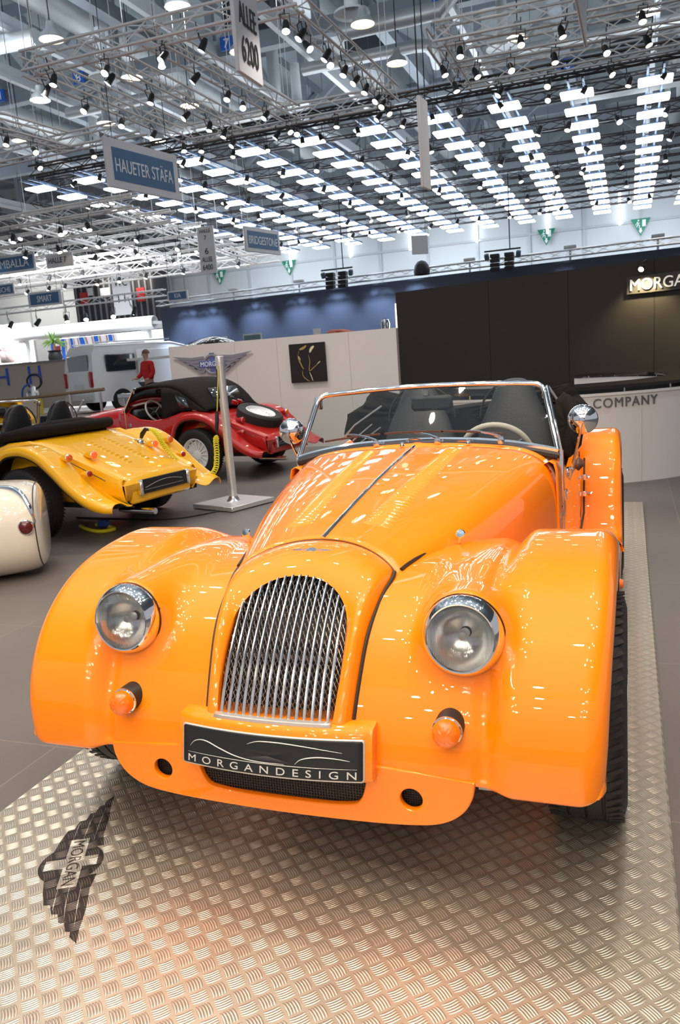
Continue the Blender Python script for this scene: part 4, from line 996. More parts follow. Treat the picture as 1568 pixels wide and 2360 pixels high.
# white van
vn = tag(empty('white_van', (-15.9, 19.3, .21), radians(-27)), 'white delivery van parked behind the stand, rear doors and dark side glass showing', 'van')
prof = [(0, .30), (.02, 1.0), (.10, 1.60), (.22, 1.80), (2.6, 1.82), (3.1, 1.70), (3.65, 1.12), (4.3, .95), (4.42, .62), (4.42, .30)]   # y (length), z
rows = []
for w, dz in ((-.86, -.0), (-.88, 0), (-.80, .03), (0, .05), (.80, .03), (.88, 0), (.86, 0)):
    rows.append([(w*(1-.09*sstep(1.0, 1.8, z)), y, z+dz*sstep(1.2, 1.8, z)) for y, z in prof])
vb = MB(); vb.grid(rows)
for sgn in (0, -1): vb.add(rows[sgn], [tuple(range(len(prof)))])
vb.build('van_body', whiteplast, vn, angle=25)
MB().box((0, .035, 1.33), (1.25, .03, .50), T(0, .02, 0)@Rx(0), r=.03).build('rear_glass', carglass, vn)
for y0, y1 in ((.45, 1.35), (1.6, 2.45)): MB().box((.850, (y0+y1)/2, 1.33), (.05, y1-y0, .46), r=.02).build('side_glass', carglass, vn)
MB().add([(.868, 2.65, 1.10), (.868, 3.35, 1.10), (.80, 2.95, 1.60), (.80, 2.68, 1.62)], [(0, 1, 2, 3)]).build('door_glass', carglass, vn, thick=.03, smooth=False)
MB().box((.88, 2.0, .98), (.03, 1.2, 1.35), r=.02).build('sliding_door', whiteplast, vn)
for sd in (-1, 1): MB().box((sd*.79, .0, .92), (.16, .10, .42), r=.03).build('tail_light', redlens, vn)
MB().box((0, -.02, .42), (1.6, .14, .20), r=.05).build('bumper', palegrey, vn); MB().box((0, -.005, .74), (.52, .02, .12)).build('licence_plate', signwhite, vn)
for y in (.85, 3.55):
    for sd in (1, -1):
        t = MB().lathe([(.0, -.10), (.28, -.10), (.31, -.06), (.31, .06), (.28, .10), (.19, .10), (.19, .06), (0, .06)], 32, T(sd*.80, y, .31)@Ry(sd*pi/2)).build('wheel', tyre, vn); MB().lathe([(.19, .085), (.05, .10), (0, .10)], 12, T(sd*.80, y, .31)@Ry(sd*pi/2)).build('wheel_rim', alu, t)
for sd in (1, -1): MB().tube([(sd*.7, .3, 1.90), (sd*.7, 2.6, 1.92)], .02, 6).build('roof_rail', alu, vn)
vn.scale = (1.17, 1.17, 1.17)
# person in red
def person():
    o = tag(empty('person', (-11.4, 16.5, .20), radians(155)), 'person in red jacket and dark trousers standing with back turned beside the white van', 'person')
    def skin(name, joints, edges, radii, m, par):
        me = bpy.data.meshes.new(name); me.from_pydata(joints, edges, []); ob = bpy.data.objects.new(name, me); COL.objects.link(ob); ob.parent = par
        sk = ob.modifiers.new('skin', 'SKIN'); sk.use_smooth_shade = True
        for i, r in enumerate(radii): me.skin_vertices[0].data[i].radius = r if isinstance(r, tuple) else (r, r)
        me.skin_vertices[0].data[0].use_root = True
        ob.modifiers.new('sub', 'SUBSURF').levels = 2; ob.modifiers['sub'].render_levels = 2; me.materials.append(m); return ob
    skinm = mat('skin', (.62, .36, .25), .55); jk = noise_var(mat('red_jacket', (.62, .02, .02), .8), 9, .15); tro = mat('dark_trousers', (.03, .035, .06), .8)
    J = [(0, 0, .95), (0, 0, 1.15), (0, 0, 1.40), (0, .01, 1.50), (0, .015, 1.56), (0, .03, 1.66), (0, .02, 1.75),
         (-.10, 0, .88), (-.11, .02, .48), (-.11, -.01, .09), (-.12, .13, .04), (.10, 0, .88), (.12, .02, .48), (.13, -.01, .09), (.14, .13, .04),
         (-.19, 0, 1.42), (-.25, .0, 1.15), (-.24, .18, 1.00), (-.23, .27, 1.00), (.19, 0, 1.42), (.26, .02, 1.15), (.25, .22, 1.03), (.24, .31, 1.04)]
    E = [(0, 1), (1, 2), (2, 3), (3, 4), (4, 5), (5, 6), (0, 7), (7, 8), (8, 9), (9, 10), (0, 11), (11, 12), (12, 13), (13, 14), (2, 15), (15, 16), (16, 17), (17, 18), (2, 19), (19, 20), (20, 21), (21, 22)]
    Rr = [(.13, .09), (.13, .09), (.16, .095), .06, .055, (.085, .10), (.06, .075), .08, .06, .045, .035, .08, .06, .045, .035, .06, .05, .036, .028, .06, .05, .036, .028]
    body = skin('body', J, E, Rr, skinm, o)
    skin('jacket', [(0, 0, .93), (0, 0, 1.15), (0, 0, 1.41), (0, .01, 1.49), (-.19, 0, 1.42), (-.26, .0, 1.15), (-.24, .18, 1.01), (.19, 0, 1.42), (.27, .02, 1.15), (.25, .22, 1.04)], [(0, 1), (1, 2), (2, 3), (2, 4), (4, 5), (5, 6), (2, 7), (7, 8), (8, 9)], [(.20, .14), (.19, .135), (.20, .125), .07, .085, .07, .05, .085, .07, .05], jk, o)
    skin('trousers', [(0, 0, 1.0), (-.10, 0, .86), (-.11, .02, .48), (-.11, -.01, .08), (.10, 0, .86), (.12, .02, .48), (.13, -.01, .08)], [(0, 1), (1, 2), (2, 3), (0, 4), (4, 5), (5, 6)], [(.21, .16), .135, .10, .085, .135, .10, .085], tro, o)
    b = MB(); rows = [[(.094*sin(t)*cos(a), .015+.108*sin(t)*sin(a)-.012, 1.70+.105*cos(t)) for a in [2*pi*k/20 for k in range(20)]] for t in [.02+1.65*i/10 for i in range(11)]]
    b.grid(rows, wrap=True); b.build('hair', mat('hair_brown', (.22, .12, .07), .8), o)
    for sx in (-1, 1):
        for f in range(4): MB().tube([(sx*.235+(f-1.5)*.018, .30, 1.03-.002*f), (sx*.235+(f-1.5)*.019, .345, 1.025), (sx*.235+(f-1.5)*.018, .375-.008*abs(f-1.5), 1.0)], [.011, .010, .007], 6).build('finger', skinm, o)
        MB().tube([(sx*.215, .29, 1.03), (sx*.195, .325, 1.035), (sx*.19, .35, 1.025)], [.012, .011, .008], 6).build('thumb', skinm, o)
        b = MB(); b.lathe([(0, -.012), (.022, -.008), (.026, 0), (.018, .01)], 10, T(sx*.096, .015, 1.665)@Ry(sx*pi/2)); b.build('ear', skinm, o)
        MB().box((sx*.125, .06, .045), (.10, .27, .09), r=.03).build('shoe', blackm, o)
    MB().tube([(0, .125, 1.685), (0, .145, 1.65), (0, .13, 1.64)], [.008, .014, .008], 8).build('nose', skinm, o)
person()
# white stand far behind: fascia, graphics, screen, statue, plant
fs_ = tag(empty('white_pavilion', (0, 27, 0)), 'white exhibition pavilion with curved roof edge behind the white van', 'pavilion')
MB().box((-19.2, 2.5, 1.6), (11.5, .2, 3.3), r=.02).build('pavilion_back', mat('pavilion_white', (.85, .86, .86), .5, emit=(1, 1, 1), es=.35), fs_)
rows = [[(x, -1.5+.25*cos(a), 3.32+.26*sin(a)-.02*((x+20)/4)**2) for a in [2*pi*k/16 for k in range(16)]] for x in [-23.7+7.0*i/20 for i in range(21)]]
b = MB().grid(rows, wrap=True); b.build('roof_edge', mat('fascia_white', (.9, .92, .95), .4), fs_)
b = MB(); b.box((-20.2, 0, 3.3), (7.0, 3.2, .12)); b.build('pavilion_roof', whiteplast, fs_)
for x in (-23.3, -17.2): MB().box((x, -1.4, 1.5), (.35, .3, 3.4), r=.05).build('pavilion_column', whiteplast, fs_)
def graphic():
    m = mat('graphic_print', (.5, .5, .5), .5, emit=(1, 1, 1), es=0); n, l = nt(m); b = n['Principled BSDF']; tc = n.new('ShaderNodeTexCoord'); w = n.new('ShaderNodeTexWave'); w.inputs['Scale'].default_value = .55; w.inputs['Distortion'].default_value = 5; w.inputs['Detail'].default_value = 1
    r = n.new('ShaderNodeValToRGB'); r.color_ramp.interpolation = 'CONSTANT'; cs = [(0, (.02, .15, .75)), (.25, (.9, .75, .05)), (.42, (.04, .45, .85)), (.62, (.85, .12, .05)), (.8, (.8, .85, .9))]
    while len(r.color_ramp.elements) < len(cs): r.color_ramp.elements.new(.5)
    for e, (p, c) in zip(r.color_ramp.elements, cs): e.position = p; e.color = (*c, 1)
    l.new(tc.outputs['Object'], w.inputs[0]); l.new(w.outputs['Fac'], r.inputs[0]); l.new(r.outputs[0], b.inputs['Base Color']); l.new(r.outputs[0], b.inputs['Emission Color']); b.inputs['Emission Strength'].default_value = .5; return m
gp = tag(MB().box((-20.6, 26.0, 2.60), (3.4, .06, .85)).build('colour_graphic', graphic()), 'wide panel with bright blue, yellow and red painted shapes inside the white pavilion', 'poster')
tag(MB().box((-21.9, 25.9, 2.2), (.35, .05, 1.1)).build('pink_banner', mat('banner_pink', (.75, .12, .16), .5)), 'narrow pink banner left of the bright painted panel', 'banner')
sc = tag(empty('framed_screen', (-24.9, 26, 2.85)), 'large white framed screen showing pale picture, at the far left edge', 'screen')
MB().box((0, 0, 0), (3.5, .15, 2.0), r=.08).build('screen_frame', tubem, sc); MB().box((.15, -.09, .28), (3.0, .03, 1.1), r=.02).build('screen_picture', noise_var(mat('screen_pale', (.35, .45, .45), .4, emit=(.5, .65, .62), es=.5), 1.4, .5), sc)
crumple('covered_statue', [(-24.2, 2.2), (-24.25, 2.7), (-24.15, 3.0), (-23.95, 3.3), (-23.75, 3.0), (-23.6, 2.8), (-23.65, 2.2)], 25.2, .22, mat('sheet_pink', (.75, .62, .58), .8), None, 8, .05)
tag(bpy.data.objects['covered_statue'], 'pale sheet draped over a standing figure in front of the framed screen', 'statue')
pl = tag(empty('potted_palm', (-21.45, 25.2, 2.05)), 'small green palm in black round pot on the beige counter', 'plant')
MB().lathe([(.22, 0), (.30, .2), (.24, .42), (.30, .5), (.0, .46)], 20).build('pot', blackm, pl); MB().bar((0, 0, .4), (0, 0, .8), .05, 8).build('stem', mat('bark', (.15, .09, .05), .8), pl)
b = MB(); rnd = random.Random(4)
for i in range(42):
    a = rnd.uniform(0, 2*pi); e = rnd.uniform(.1, 1.4); L = rnd.uniform(.45, .75); q = [(L*t*cos(e)*cos(a), L*t*cos(e)*sin(a), .8+L*t*sin(e)-.35*t*t*cos(e)) for t in (0, .35, .7, 1)]; b.tube(q, [.02, .035, .028, .003], 4, sx=.25)
b.build('fronds', mat('leaf_green', (.10, .20, .04), .6), pl)
tag(MB().box((-16.9, 24.5, 1.6), (2.5, .5, 2.1), r=.05).build('bright_display', mat('display_white', (.8, .85, .85), .5, emit=(.95, 1, 1), es=.6)), 'bright white display unit under the right end of the pavilion roof edge', 'display')

# ================================================================= hall shell
tag(MB().box((-14, 45.15, 4.6), (64, .3, 9.4)).build('wall_back', hallwhite, smooth=False), kind='structure')
tag(MB().box((-14, 45.2, 11), (64, .25, 3.6)).build('wall_back_upper', roofm, smooth=False), kind='structure')
k = 8
for i in range(19):
    x = -42+i*2.9; tag(MB().box((x, 44.95, 4.6), (.12, .12, 9.2)).build('trim_%d' % k, mat('rib_grey', (.50, .54, .57), .6), smooth=False), kind='structure'); k += 1
tag(MB().box((-14, 44.9, 7.35), (64, .14, .12)).build('trim_%d' % k, MATS['rib_grey'], smooth=False), kind='structure'); k += 1
ORD = 'first second third fourth fifth sixth seventh'.split()
_cnt = {}
def nth(k): _cnt[k] = _cnt.get(k, -1)+1; return ORD[_cnt[k]]
def wallbits():
    for x in (.45, -3.3, -7.2, -11.1, -14.8, -18.7): tag(MB().box((x, 44.7, 8.1), (.13, .1, 1.7), r=.03).build('wall_light_tube', tubem), 'vertical white light tube on the far wall, %s from the right' % nth('t'), 'lamp', 'vertical light tubes on the far wall')
wallbits()
def exit_sign(x, z, l):
    o = tag(empty('exit_sign', (x, 44.75, z)), l, 'sign')
    MB().prism([(-.48, .46), (.48, .46), (0, -.42)][::-1], .06, Rx(pi/2)).build('sign_face', greenm, o, smooth=False)
    b = MB(); M = Rx(pi/2)
    b.box((.17, .22, .07), (.18, .34, .02), M); b.prism([(-.05, -.02), (.05, -.02), (.05, -.14), (.10, -.14), (0, -.30), (-.10, -.14), (-.05, -.14)][::-1], .02, M, .06)
    b.tube([M@Vector((-.16, .30, .07)), M@Vector((-.12, .18, .07)), M@Vector((-.20, .04, .07))], .03, 5); b.tube([M@Vector((-.26, .14, .07)), M@Vector((-.16, .26, .07)), M@Vector((-.04, .22, .07))], .022, 5); b.tube([M@Vector((-.13, .17, .07)), M@Vector((-.05, .10, .07)), M@Vector((-.07, 0, .07))], .026, 5); b.lathe([(.045, .06), (.045, .08), (0, .08)], 12, M@T(-.11, .37, 0)); b.build('sign_pictogram', signtext, o, smooth=False)
exit_sign(1.49, 7.0, 'green triangular exit sign furthest right on the far wall'); exit_sign(-3.37, 7.05, 'green triangular exit sign right of the right loudspeaker pair')
exit_sign(-18.84, 7.05, 'green triangular exit sign between the hanging blue signs and the left speakers'); exit_sign(-23.7, 6.95, 'green triangular exit sign furthest left, beside the white aisle banner')
tw = tag(empty('dark_tower', (-28.7, 41, 0)), 'tall dark striped cladding block against the far wall at the left', 'tower')
MB().box((0, 0, 3.7), (5.8, 1.5, 7.5)).build('tower_block', mat('tower_dark', (.04, .04, .045), .6), tw, smooth=False)
for i in range(14): MB().box((-2.7+i*.42, -.8, 3.7), (.10, .08, 7.5)).build('cladding_rib', mat('rib_mid', (.22, .22, .23), .5), tw, smooth=False)
for x, z in ((-2.1, 6.1), (2.0, 6.0)): MB().box((x, -.88, z), (.55, .06, .8)).build('red_notice', mat('notice_red', (.5, .03, .03), .5), tw)
for x, z in ((-.5, 6.4), (.7, 6.4), (1.1, 5.9), (-1.6, 6.5)): MB().box((x, -.88, z), (.7 if abs(x) < 1 else .35, .06, .45)).build('white_notice', signwhite, tw)

# roof: sheet, lattice girders, purlins, ducts
tag(MB().box((-14, 15, 13.0), (80, 66, .1)).build('ceiling', roofm, smooth=False), kind='structure')
ORD = ('first second third fourth fifth sixth seventh eighth ninth tenth eleventh twelfth thirteenth fourteenth fifteenth sixteenth seventeenth eighteenth nineteenth twentieth').split()
_cnt = {}
def nth(k): _cnt[k] = _cnt.get(k, -1)+1; return ORD[_cnt[k]]
def girder(y, x0, x1, z0=9.9, z1=12.2, step=3.1):
    b = MB(); b.box(((x0+x1)/2, y, z0), (x1-x0, .32, .42)); b.box(((x0+x1)/2, y, z1), (x1-x0, .32, .36)); x = x0; i = 0
    while x < x1-.1:
        b.box((x, y, (z0+z1)/2), (.20, .2, z1-z0)); b.bar((x, y, z0), (x+step, y, z1) , .12, 4) if i % 2 else b.bar((x, y, z1), (x+step, y, z0), .12, 4); x += step; i += 1
    return tag(b.build('roof_girder', beamm, smooth=False), 'grey lattice roof girder crossing the hall, %s from the camera' % nth('g'), 'girder', 'lattice girders across the hall')
for y in (12.4, 19.2, 26.0, 32.8, 39.6): girder(y, -44, 10)
def girder_y(x, y0=4, y1=44):
    b = MB(); b.box((x, (y0+y1)/2, 10.25), (.34, y1-y0, .34)); b.box((x, (y0+y1)/2, 12.3), (.3, y1-y0, .3)); y = y0; i = 0
    while y < y1-.1:
        b.bar((x, y, 10.25 if i % 2 else 12.3), (x, y+3.4, 12.3 if i % 2 else 10.25), .11, 4); y += 3.4; i += 1
    return tag(b.build('roof_beam', beamm, smooth=False), 'grey roof beam running down the hall, %s from the left' % nth('b'), 'girder', 'roof beams running the length of the hall')
for x in (-40, -31, -22.5, -17, -11.3, -5.5, -.95, 4.8): girder_y(x)
for x in (-27, -20, -15.2, -13, -9.7, -7.4, -3.2, 1.6, 7):
    b = MB(); b.box((x, 23, 9.62), (.16, 42, .12)); b.box((x, 23, 9.82), (.05, 42, .28))
    tag(b.build('cable_rail', mat('rail_white', (.62, .64, .66), .4, .2), smooth=False), 'slim white rail running down the hall, %s from the left' % nth('r'), 'rail', 'white rails below the roof')
DL = dict(zip(ORD, ('running crosswise at the upper left above the pendant lamps', 'at the top left corner above the nearest frame', 'bending upward at the top middle', 'with elbow right of the tall aisle banner', 'bending upward behind the hanging sign with the long name', 'long and thin at the far left of the roof', 'thick and long at the left of the roof', 'thick and long above the middle of the roof', 'long at the right of the roof', 'short and thin crosswise at the upper right', 'short crosswise over the rightmost panel rows')))
def duct(pts, r, l): return tag(MB().tube(pts, r, 18).build('air_duct', ductm), l, 'duct', 'silver air ducts under the roof')
for pts, r in (([(-15.2, 19.6, 9.3), (-11.0, 19.8, 9.3)], .16), ([(-15.5, 14.4, 9.3), (-12.2, 14.7, 9.3)], .2), ([(-5.8, 18.2, 9.3), (-3.3, 18.2, 9.3), (-3.0, 18.3, 9.6), (-3.0, 18.3, 11)], .2), ([(-7.6, 20.05, 9.3), (-4.4, 20.05, 9.3), (-4.1, 20.2, 9.3), (-4.05, 20.8, 9.3), (-4.05, 21.2, 9.1)], .16), ([(-14.2, 23.2, 9.4), (-10, 23.2, 9.4), (-9.8, 23.2, 9.8), (-9.8, 23.2, 11.5)], .2), ([(-19.5, 17, 10.6), (-19.5, 40, 10.6)], .35), ([(-14, 8, 11.6), (-14, 40, 11.6)], .5), ([(-8, 10, 11.8), (-8, 42, 11.8)], .5), ([(2.8, 14, 11.6), (2.8, 42, 11.6)], .45), ([(-2, 22.5, 9.5), (3.5, 22.5, 9.5)], .14), ([(-1, 28.5, 9.6), (7, 28.5, 9.6)], .2)):
    duct(pts, r, 'silver round air duct '+DL[nth('d')])
for x, y, z in ((-13.5, 13, 11.0), (-12.3, 11.2, 11), (-9.2, 20.6, 11.0), (-8.3, 14.0, 11.2), (-6.7, 24, 11), (1.0, 27, 10.6)):
    tag(MB().box((x, y, z), (1.5, 1.1, 1.0), r=.05).build('air_unit', mat('unit_dark', (.05, .06, .07), .6)), 'dark ventilation unit in the roof steelwork, %s from the left' % nth('v'), 'ventilator', 'ventilation units in the roof')
for i, (x, y) in enumerate(((-16, 22), (-12, 17), (-8.6, 22), (-5.0, 16.6), (-2.2, 20.6), (3, 20))):
    tag(MB().lathe([(.42, 0), (.40, .06), (.16, .14), (.14, 1.2)], 24, T(x, y, 9.0)).build('ceiling_diffuser', mat('diffuser_white', (.7, .72, .73), .5)), 'white round air diffuser below the roof, %s of the left to right order' % nth('f'), 'diffuser', 'round white air diffusers')
GL = ('high above the middle', 'right of its neighbour above the middle', 'near the narrow edge-on banner', 'left beside it', 'above the second bell lamp row', 'at the upper left', 'at the far upper left edge', 'second from the left edge')
for i, (x, y, t) in enumerate(((-3.4, 19.0, 'I'), (-2.9, 19.0, 'H'), (-.9, 26, 'G'), (-1.2, 26, 'F'), (-9.2, 19.0, '7'), (-14.0, 19, '8'), (-17.4, 19, '9'), (-16.9, 19, 'H'))):
    g = tag(empty('grid_sign', (x, y-.3, 9.85)), 'small blue sign reading %s on a girder, %s' % (t, GL[i]), 'sign')
    MB().box((0, 0, 0), (.38, .04, .34)).build('sign_face', mat('grid_blue', (.02, .12, .5), .5), g); vs, fs = fit_text(t, .08 if t == 'I' else .16, .22, .01); MB().add([(a-.08, -.025-z, q-.11) for a, q, z in vs], [f[::-1] for f in fs]).build('sign_letter', signtext, g, smooth=False)

# ---------------------------------------------------------------- trusses
def truss_geo(b, a, c, s=.26, r=.022, bay=.42):
    a, c = Vector(a), Vector(c); d = (c-a); L = d.length; d.normalize(); u = d.cross(Vector((0, 0, 1))).normalized() if abs(d.z) < .9 else Vector((1, 0, 0)); w = u.cross(d); h = s/2
    cn = [u*h+w*h, u*h-w*h, -u*h-w*h, -u*h+w*h]
    for q in cn: b.bar(a+q, c+q, r, 6)
    n = max(1, int(L/bay))
    for i in range(n):
        p, q = a+d*(L*i/n), a+d*(L*(i+1)/n)
        for k in range(4): c0, c1 = (cn[k], cn[(k+1) % 4]) if i % 2 else (cn[(k+1) % 4], cn[k]); b.bar(p+c0, q+c1, r*.5, 3)
    return b
def truss(a, c, m, l, g=None, s=.26, r=.022, bay=.42, cat='truss'):
    b = truss_geo(MB(), a, c, s, r, bay)
    if a[2] > 5:
        for t in (.04, .5, .96): p = Vector(a).lerp(Vector(c), t); b.bar((p.x, p.y, p.z), (p.x, p.y, 12.96), .007, 4)
    return tag(b.build('lighting_truss', m, smooth=False), l, cat, g)
def hang(x, y, z0, m=None, r=.012):
    pass
Z = 6.0
FR = [((-7.5, 8.28, Z), (-3.1, 8.28, Z), 'white lighting truss nearest above, crossing from left to the tall aisle banner'),
      ((-7.5, 8.28, Z), (-7.4, 12.8, Z), 'white truss forming the left side of the nearest rectangular frame'),
      ((-6.4, 8.28, Z), (-6.3, 12.8, Z), 'second lengthwise white truss of the nearest frame'),
      ((-5.37, 8.28, Z), (-5.1, 12.8, Z), 'third lengthwise white truss of the nearest frame, ending left of the banner foot'),
      ((-7.4, 12.8, Z), (-3.15, 12.8, Z), 'far cross truss closing the nearest white frame'),
      ((-3.3, 8.28, Z), (-3.15, 12.8, Z), 'white truss forming the right side of the nearest frame, beside the top middle'),
      ((-9.9, 9.4, Z), (-9.6, 11.8, Z), 'short white truss at the left edge running to the left cross truss'),
      ((-13.0, 12.1, Z), (-7.8, 11.8, Z), 'white cross truss at the left edge below the nearest frame'),
      ((-1.82, 10.45, Z), (-1.82, 12.67, Z), 'short white truss closing the left side of the right frame'),
      ((-1.82, 10.45, Z), (3.0, 10.6, Z), 'upper cross truss of the right white frame'),
      ((-1.78, 11.5, Z), (3.0, 11.6, Z), 'middle cross truss of the right white frame'),
      ((-1.82, 12.67, Z), (3.0, 12.67, Z), 'lower cross truss of the right white frame')]
for a, c, l in FR: truss(a, c, trussw, l)
truss((-3.1, 9.0, 7.2), (1.0, 8.6, 7.2), trussb, 'dark truss high at the top right above the white frame', s=.3)
truss((-16, 18.6, 7.55), (8, 18.3, 7.55), trussb, 'long dark cross truss in front of the glowing ceiling panels', s=.28, r=.03, bay=.5)
for y in (21.8, 25, 28.2, 31.4, 34.6, 37.8, 41.2): truss((-19, y, 8.0), (9, y, 8.0), trussb, 'dark cross truss above the rows of glowing panels, %s from the near side' % nth('ct'), 'dark cross trusses above the panels', s=.3, r=.025, bay=.8)
for y in (17, 19.5, 22, 25, 28, 31): truss((-30, y+.6, 5.9), (-11.5-.14*(y-17), y, 5.9), trussw, 'pale cross truss at the left distance, %s from the near side' % nth('pc'), 'pale far trusses on the left', s=.3, r=.03, bay=.6)
for x in (-26, -22, -18.5, -15.5, -12.5): truss((x, 17, 5.9), (x-2.2, 31, 5.9), trussw, 'pale lengthwise truss at the left distance, %s from the right' % nth('pl'), 'pale far lengthwise trusses on the left', s=.28, r=.03, bay=.6)
truss((-27, 21.5, 3.9), (-13.9, 21.9, 4.0), alu, 'steel truss with spotlights across in front of the dark tower', s=.2, r=.02)
truss((-14.3, 22.0, 3.66), (9.4, 19.1, 3.66), alu, 'thin silver truss lying along the top of the navy wall', s=.16, r=.02)
for i, x in enumerate((-20.5, -22.9, -24.9, -27)): truss((x, 24, 7.9), (x, 42, 7.9), trussb, 'dark lengthwise truss at the upper left, %s from the right' % nth('dl'), 'dark far trusses upper left', s=.3, r=.03, bay=.8)

ORD2 = ('first second third fourth fifth sixth seventh eighth ninth tenth eleventh twelfth thirteenth fourteenth').split()
# glowing ceiling panels: 12 rows running away from the camera
pm = MB().box((0, 0, 0), (.80, .62, .06), r=.02).build('light_panel', panelm); first = True
pf = [3.36, 1.52, -.33, -2.15, -3.98, -5.84, -7.68, -9.55, -11.45, -13.35, -15.25, -17.15]
RW_ = ['rightmost row', 'second row from the right', 'third row from the right', 'fourth row from the right', 'fifth row from the right', 'sixth row from the right', 'sixth row from the left', 'fifth row from the left', 'fourth row from the left', 'third row from the left', 'second row from the left', 'leftmost row']
for ri, x in enumerate(pf):
    for j in range(14):
        o = pm if first else pm.copy()
        if not first: COL.objects.link(o)
        first = False; o.location = (x, 20.33+1.59*j, 7.5); tag(o, 'glowing white ceiling panel, %s from the near end in the %s' % (ORD2[j], RW_[ri]), 'lamp', 'glowing light panels in rows')
for ri, x in enumerate(pf):
    b = MB()
    for y in (20.6, 27, 33, 40): b.bar((x, y, 7.66), (x, y, 12.96), .008, 4)
    for dx in (-.18, .18): b.box((x+dx, 30.8, 7.66), (.05, 22.5, .06))
    for j in range(14): b.box((x, 20.33+1.59*j, 7.575), (.5, .05, .10))
    tag(b.build('panel_carrier', trussbl, smooth=False), 'blue grey carrier rails holding the glowing panels of the %s' % RW_[ri], 'rail', 'carrier rails of the glowing panels')

ORD = ('first second third fourth fifth sixth seventh eighth ninth tenth eleventh twelfth thirteenth fourteenth fifteenth sixteenth seventeenth eighteenth nineteenth twentieth').split()
# spotlights
def make_spot(m, nm='spotlight'):
    r = empty(nm); M = Rx(-.62)
    b = MB(); b.lathe([(0, .30), (.05, .29), (.075, .22), (.085, .02), (.095, 0), (.086, .004)], 12, M); b.build('lamp_body', blackm, r)
    MB().lathe([(.086, .012), (.05, .0), (0, -.004)], 12, M).build('lamp_lens', m, r)
    b = MB(); b.tube([(-.10, .08, .13), (-.10, .03, .34), (.10, .03, .34), (.10, .08, .13)], .012, 4); b.bar((0, .03, .34), (0, .03, .60), .014, 4); b.build('yoke', blackm, r); return r
sc_ = make_spot(lampcool); sw_ = make_spot(lampwarm); used = {id(sc_): 0, id(sw_): 0}
def copy2(o):
    c = o.copy(); COL.objects.link(c)
    for ch in o.children: q = ch.copy(); COL.objects.link(q); q.parent = c
    return c
rs = random.Random(11)
SP = []
def put_spot(x, y, z, warm, l, g, s=1.0, rz=None):
    p = sw_ if warm else sc_
    if used[id(p)] == 0: o = p; used[id(p)] = 1
    else: o = copy2(p)
    o.location = (x, y, z); o.rotation_euler = (rs.uniform(-.2, .3), 0, rs.uniform(-1.2, 1.2) if rz is None else rz); o.scale = (s, s, s); tag(o, l, 'lamp', g)
def along(a, c, n, warm, l, g, s=1.0, jit=.25, z=None):
    for i in range(n):
        t = (i+.5+rs.uniform(-jit, jit))/n; en = 'left' if abs(c[0]-a[0]) > abs(c[1]-a[1]) else 'near end'
        put_spot(lerp(a[0], c[0], t), lerp(a[1], c[1], t), lerp(a[2], c[2], t)-.52*s-.05, rs.random() < warm, l+', %s from %s' % (ORD[i], en), g, s)
G1 = 'spotlights of the nearest white frame'; L1 = 'black spotlight clamped under the nearest white truss frame'
SPL = dict(zip([q[2] for q in FR], ('near cross truss', 'left side of near frame', 'second lengthwise truss', 'third lengthwise truss', 'far cross truss', 'right side of near frame', 'left edge truss', 'left edge cross truss', 'right frame side', 'right frame upper truss', 'right frame middle truss', 'right frame lower truss')))
for (a, c, l), n in zip(FR, (5, 5, 5, 6, 6, 10, 2, 3, 2, 6, 7, 5)):
    W_ = lambda t: 'spotlight on the '+SPL[t]
    along(a, c, n, .15 if -8 < a[0] < -2.5 else .7, W_(l), 'spotlights of the white frames', .62)
along((-15, 18.6, 7.4), (3, 18.4, 7.4), 20, .5, 'spotlight under the long dark cross truss', 'spotlights of the long dark truss', .75)
for k_, y in enumerate((22.6, 25.8, 29.0, 33, 37)): along((-18, y, 7.75), (4, y, 7.75), 17, .25, 'bright spotlight in %s line behind the panel front' % ORD[k_], 'spotlights between the panels', .95)
for k_, y in enumerate((17, 19.5, 22, 25, 28)): along((-29, y+.6, 5.85), (-12-.14*(y-17), y, 5.85), 11, .45, 'small spotlight on the %s pale far truss' % ORD[k_], 'spotlights on the far left trusses', .9)
for k_, y in enumerate((26, 30, 35)): along((-29, y, 7.85), (-19.5, y, 7.85), 10, .2, 'small spotlight at upper left, %s line' % ORD[k_], 'spotlights at the upper left', 1.1)
along((-26, 21.5, 3.85), (-14.5, 21.9, 3.95), 11, .0, 'black floodlight on the low steel truss', 'floodlights on the steel truss', 1.0)
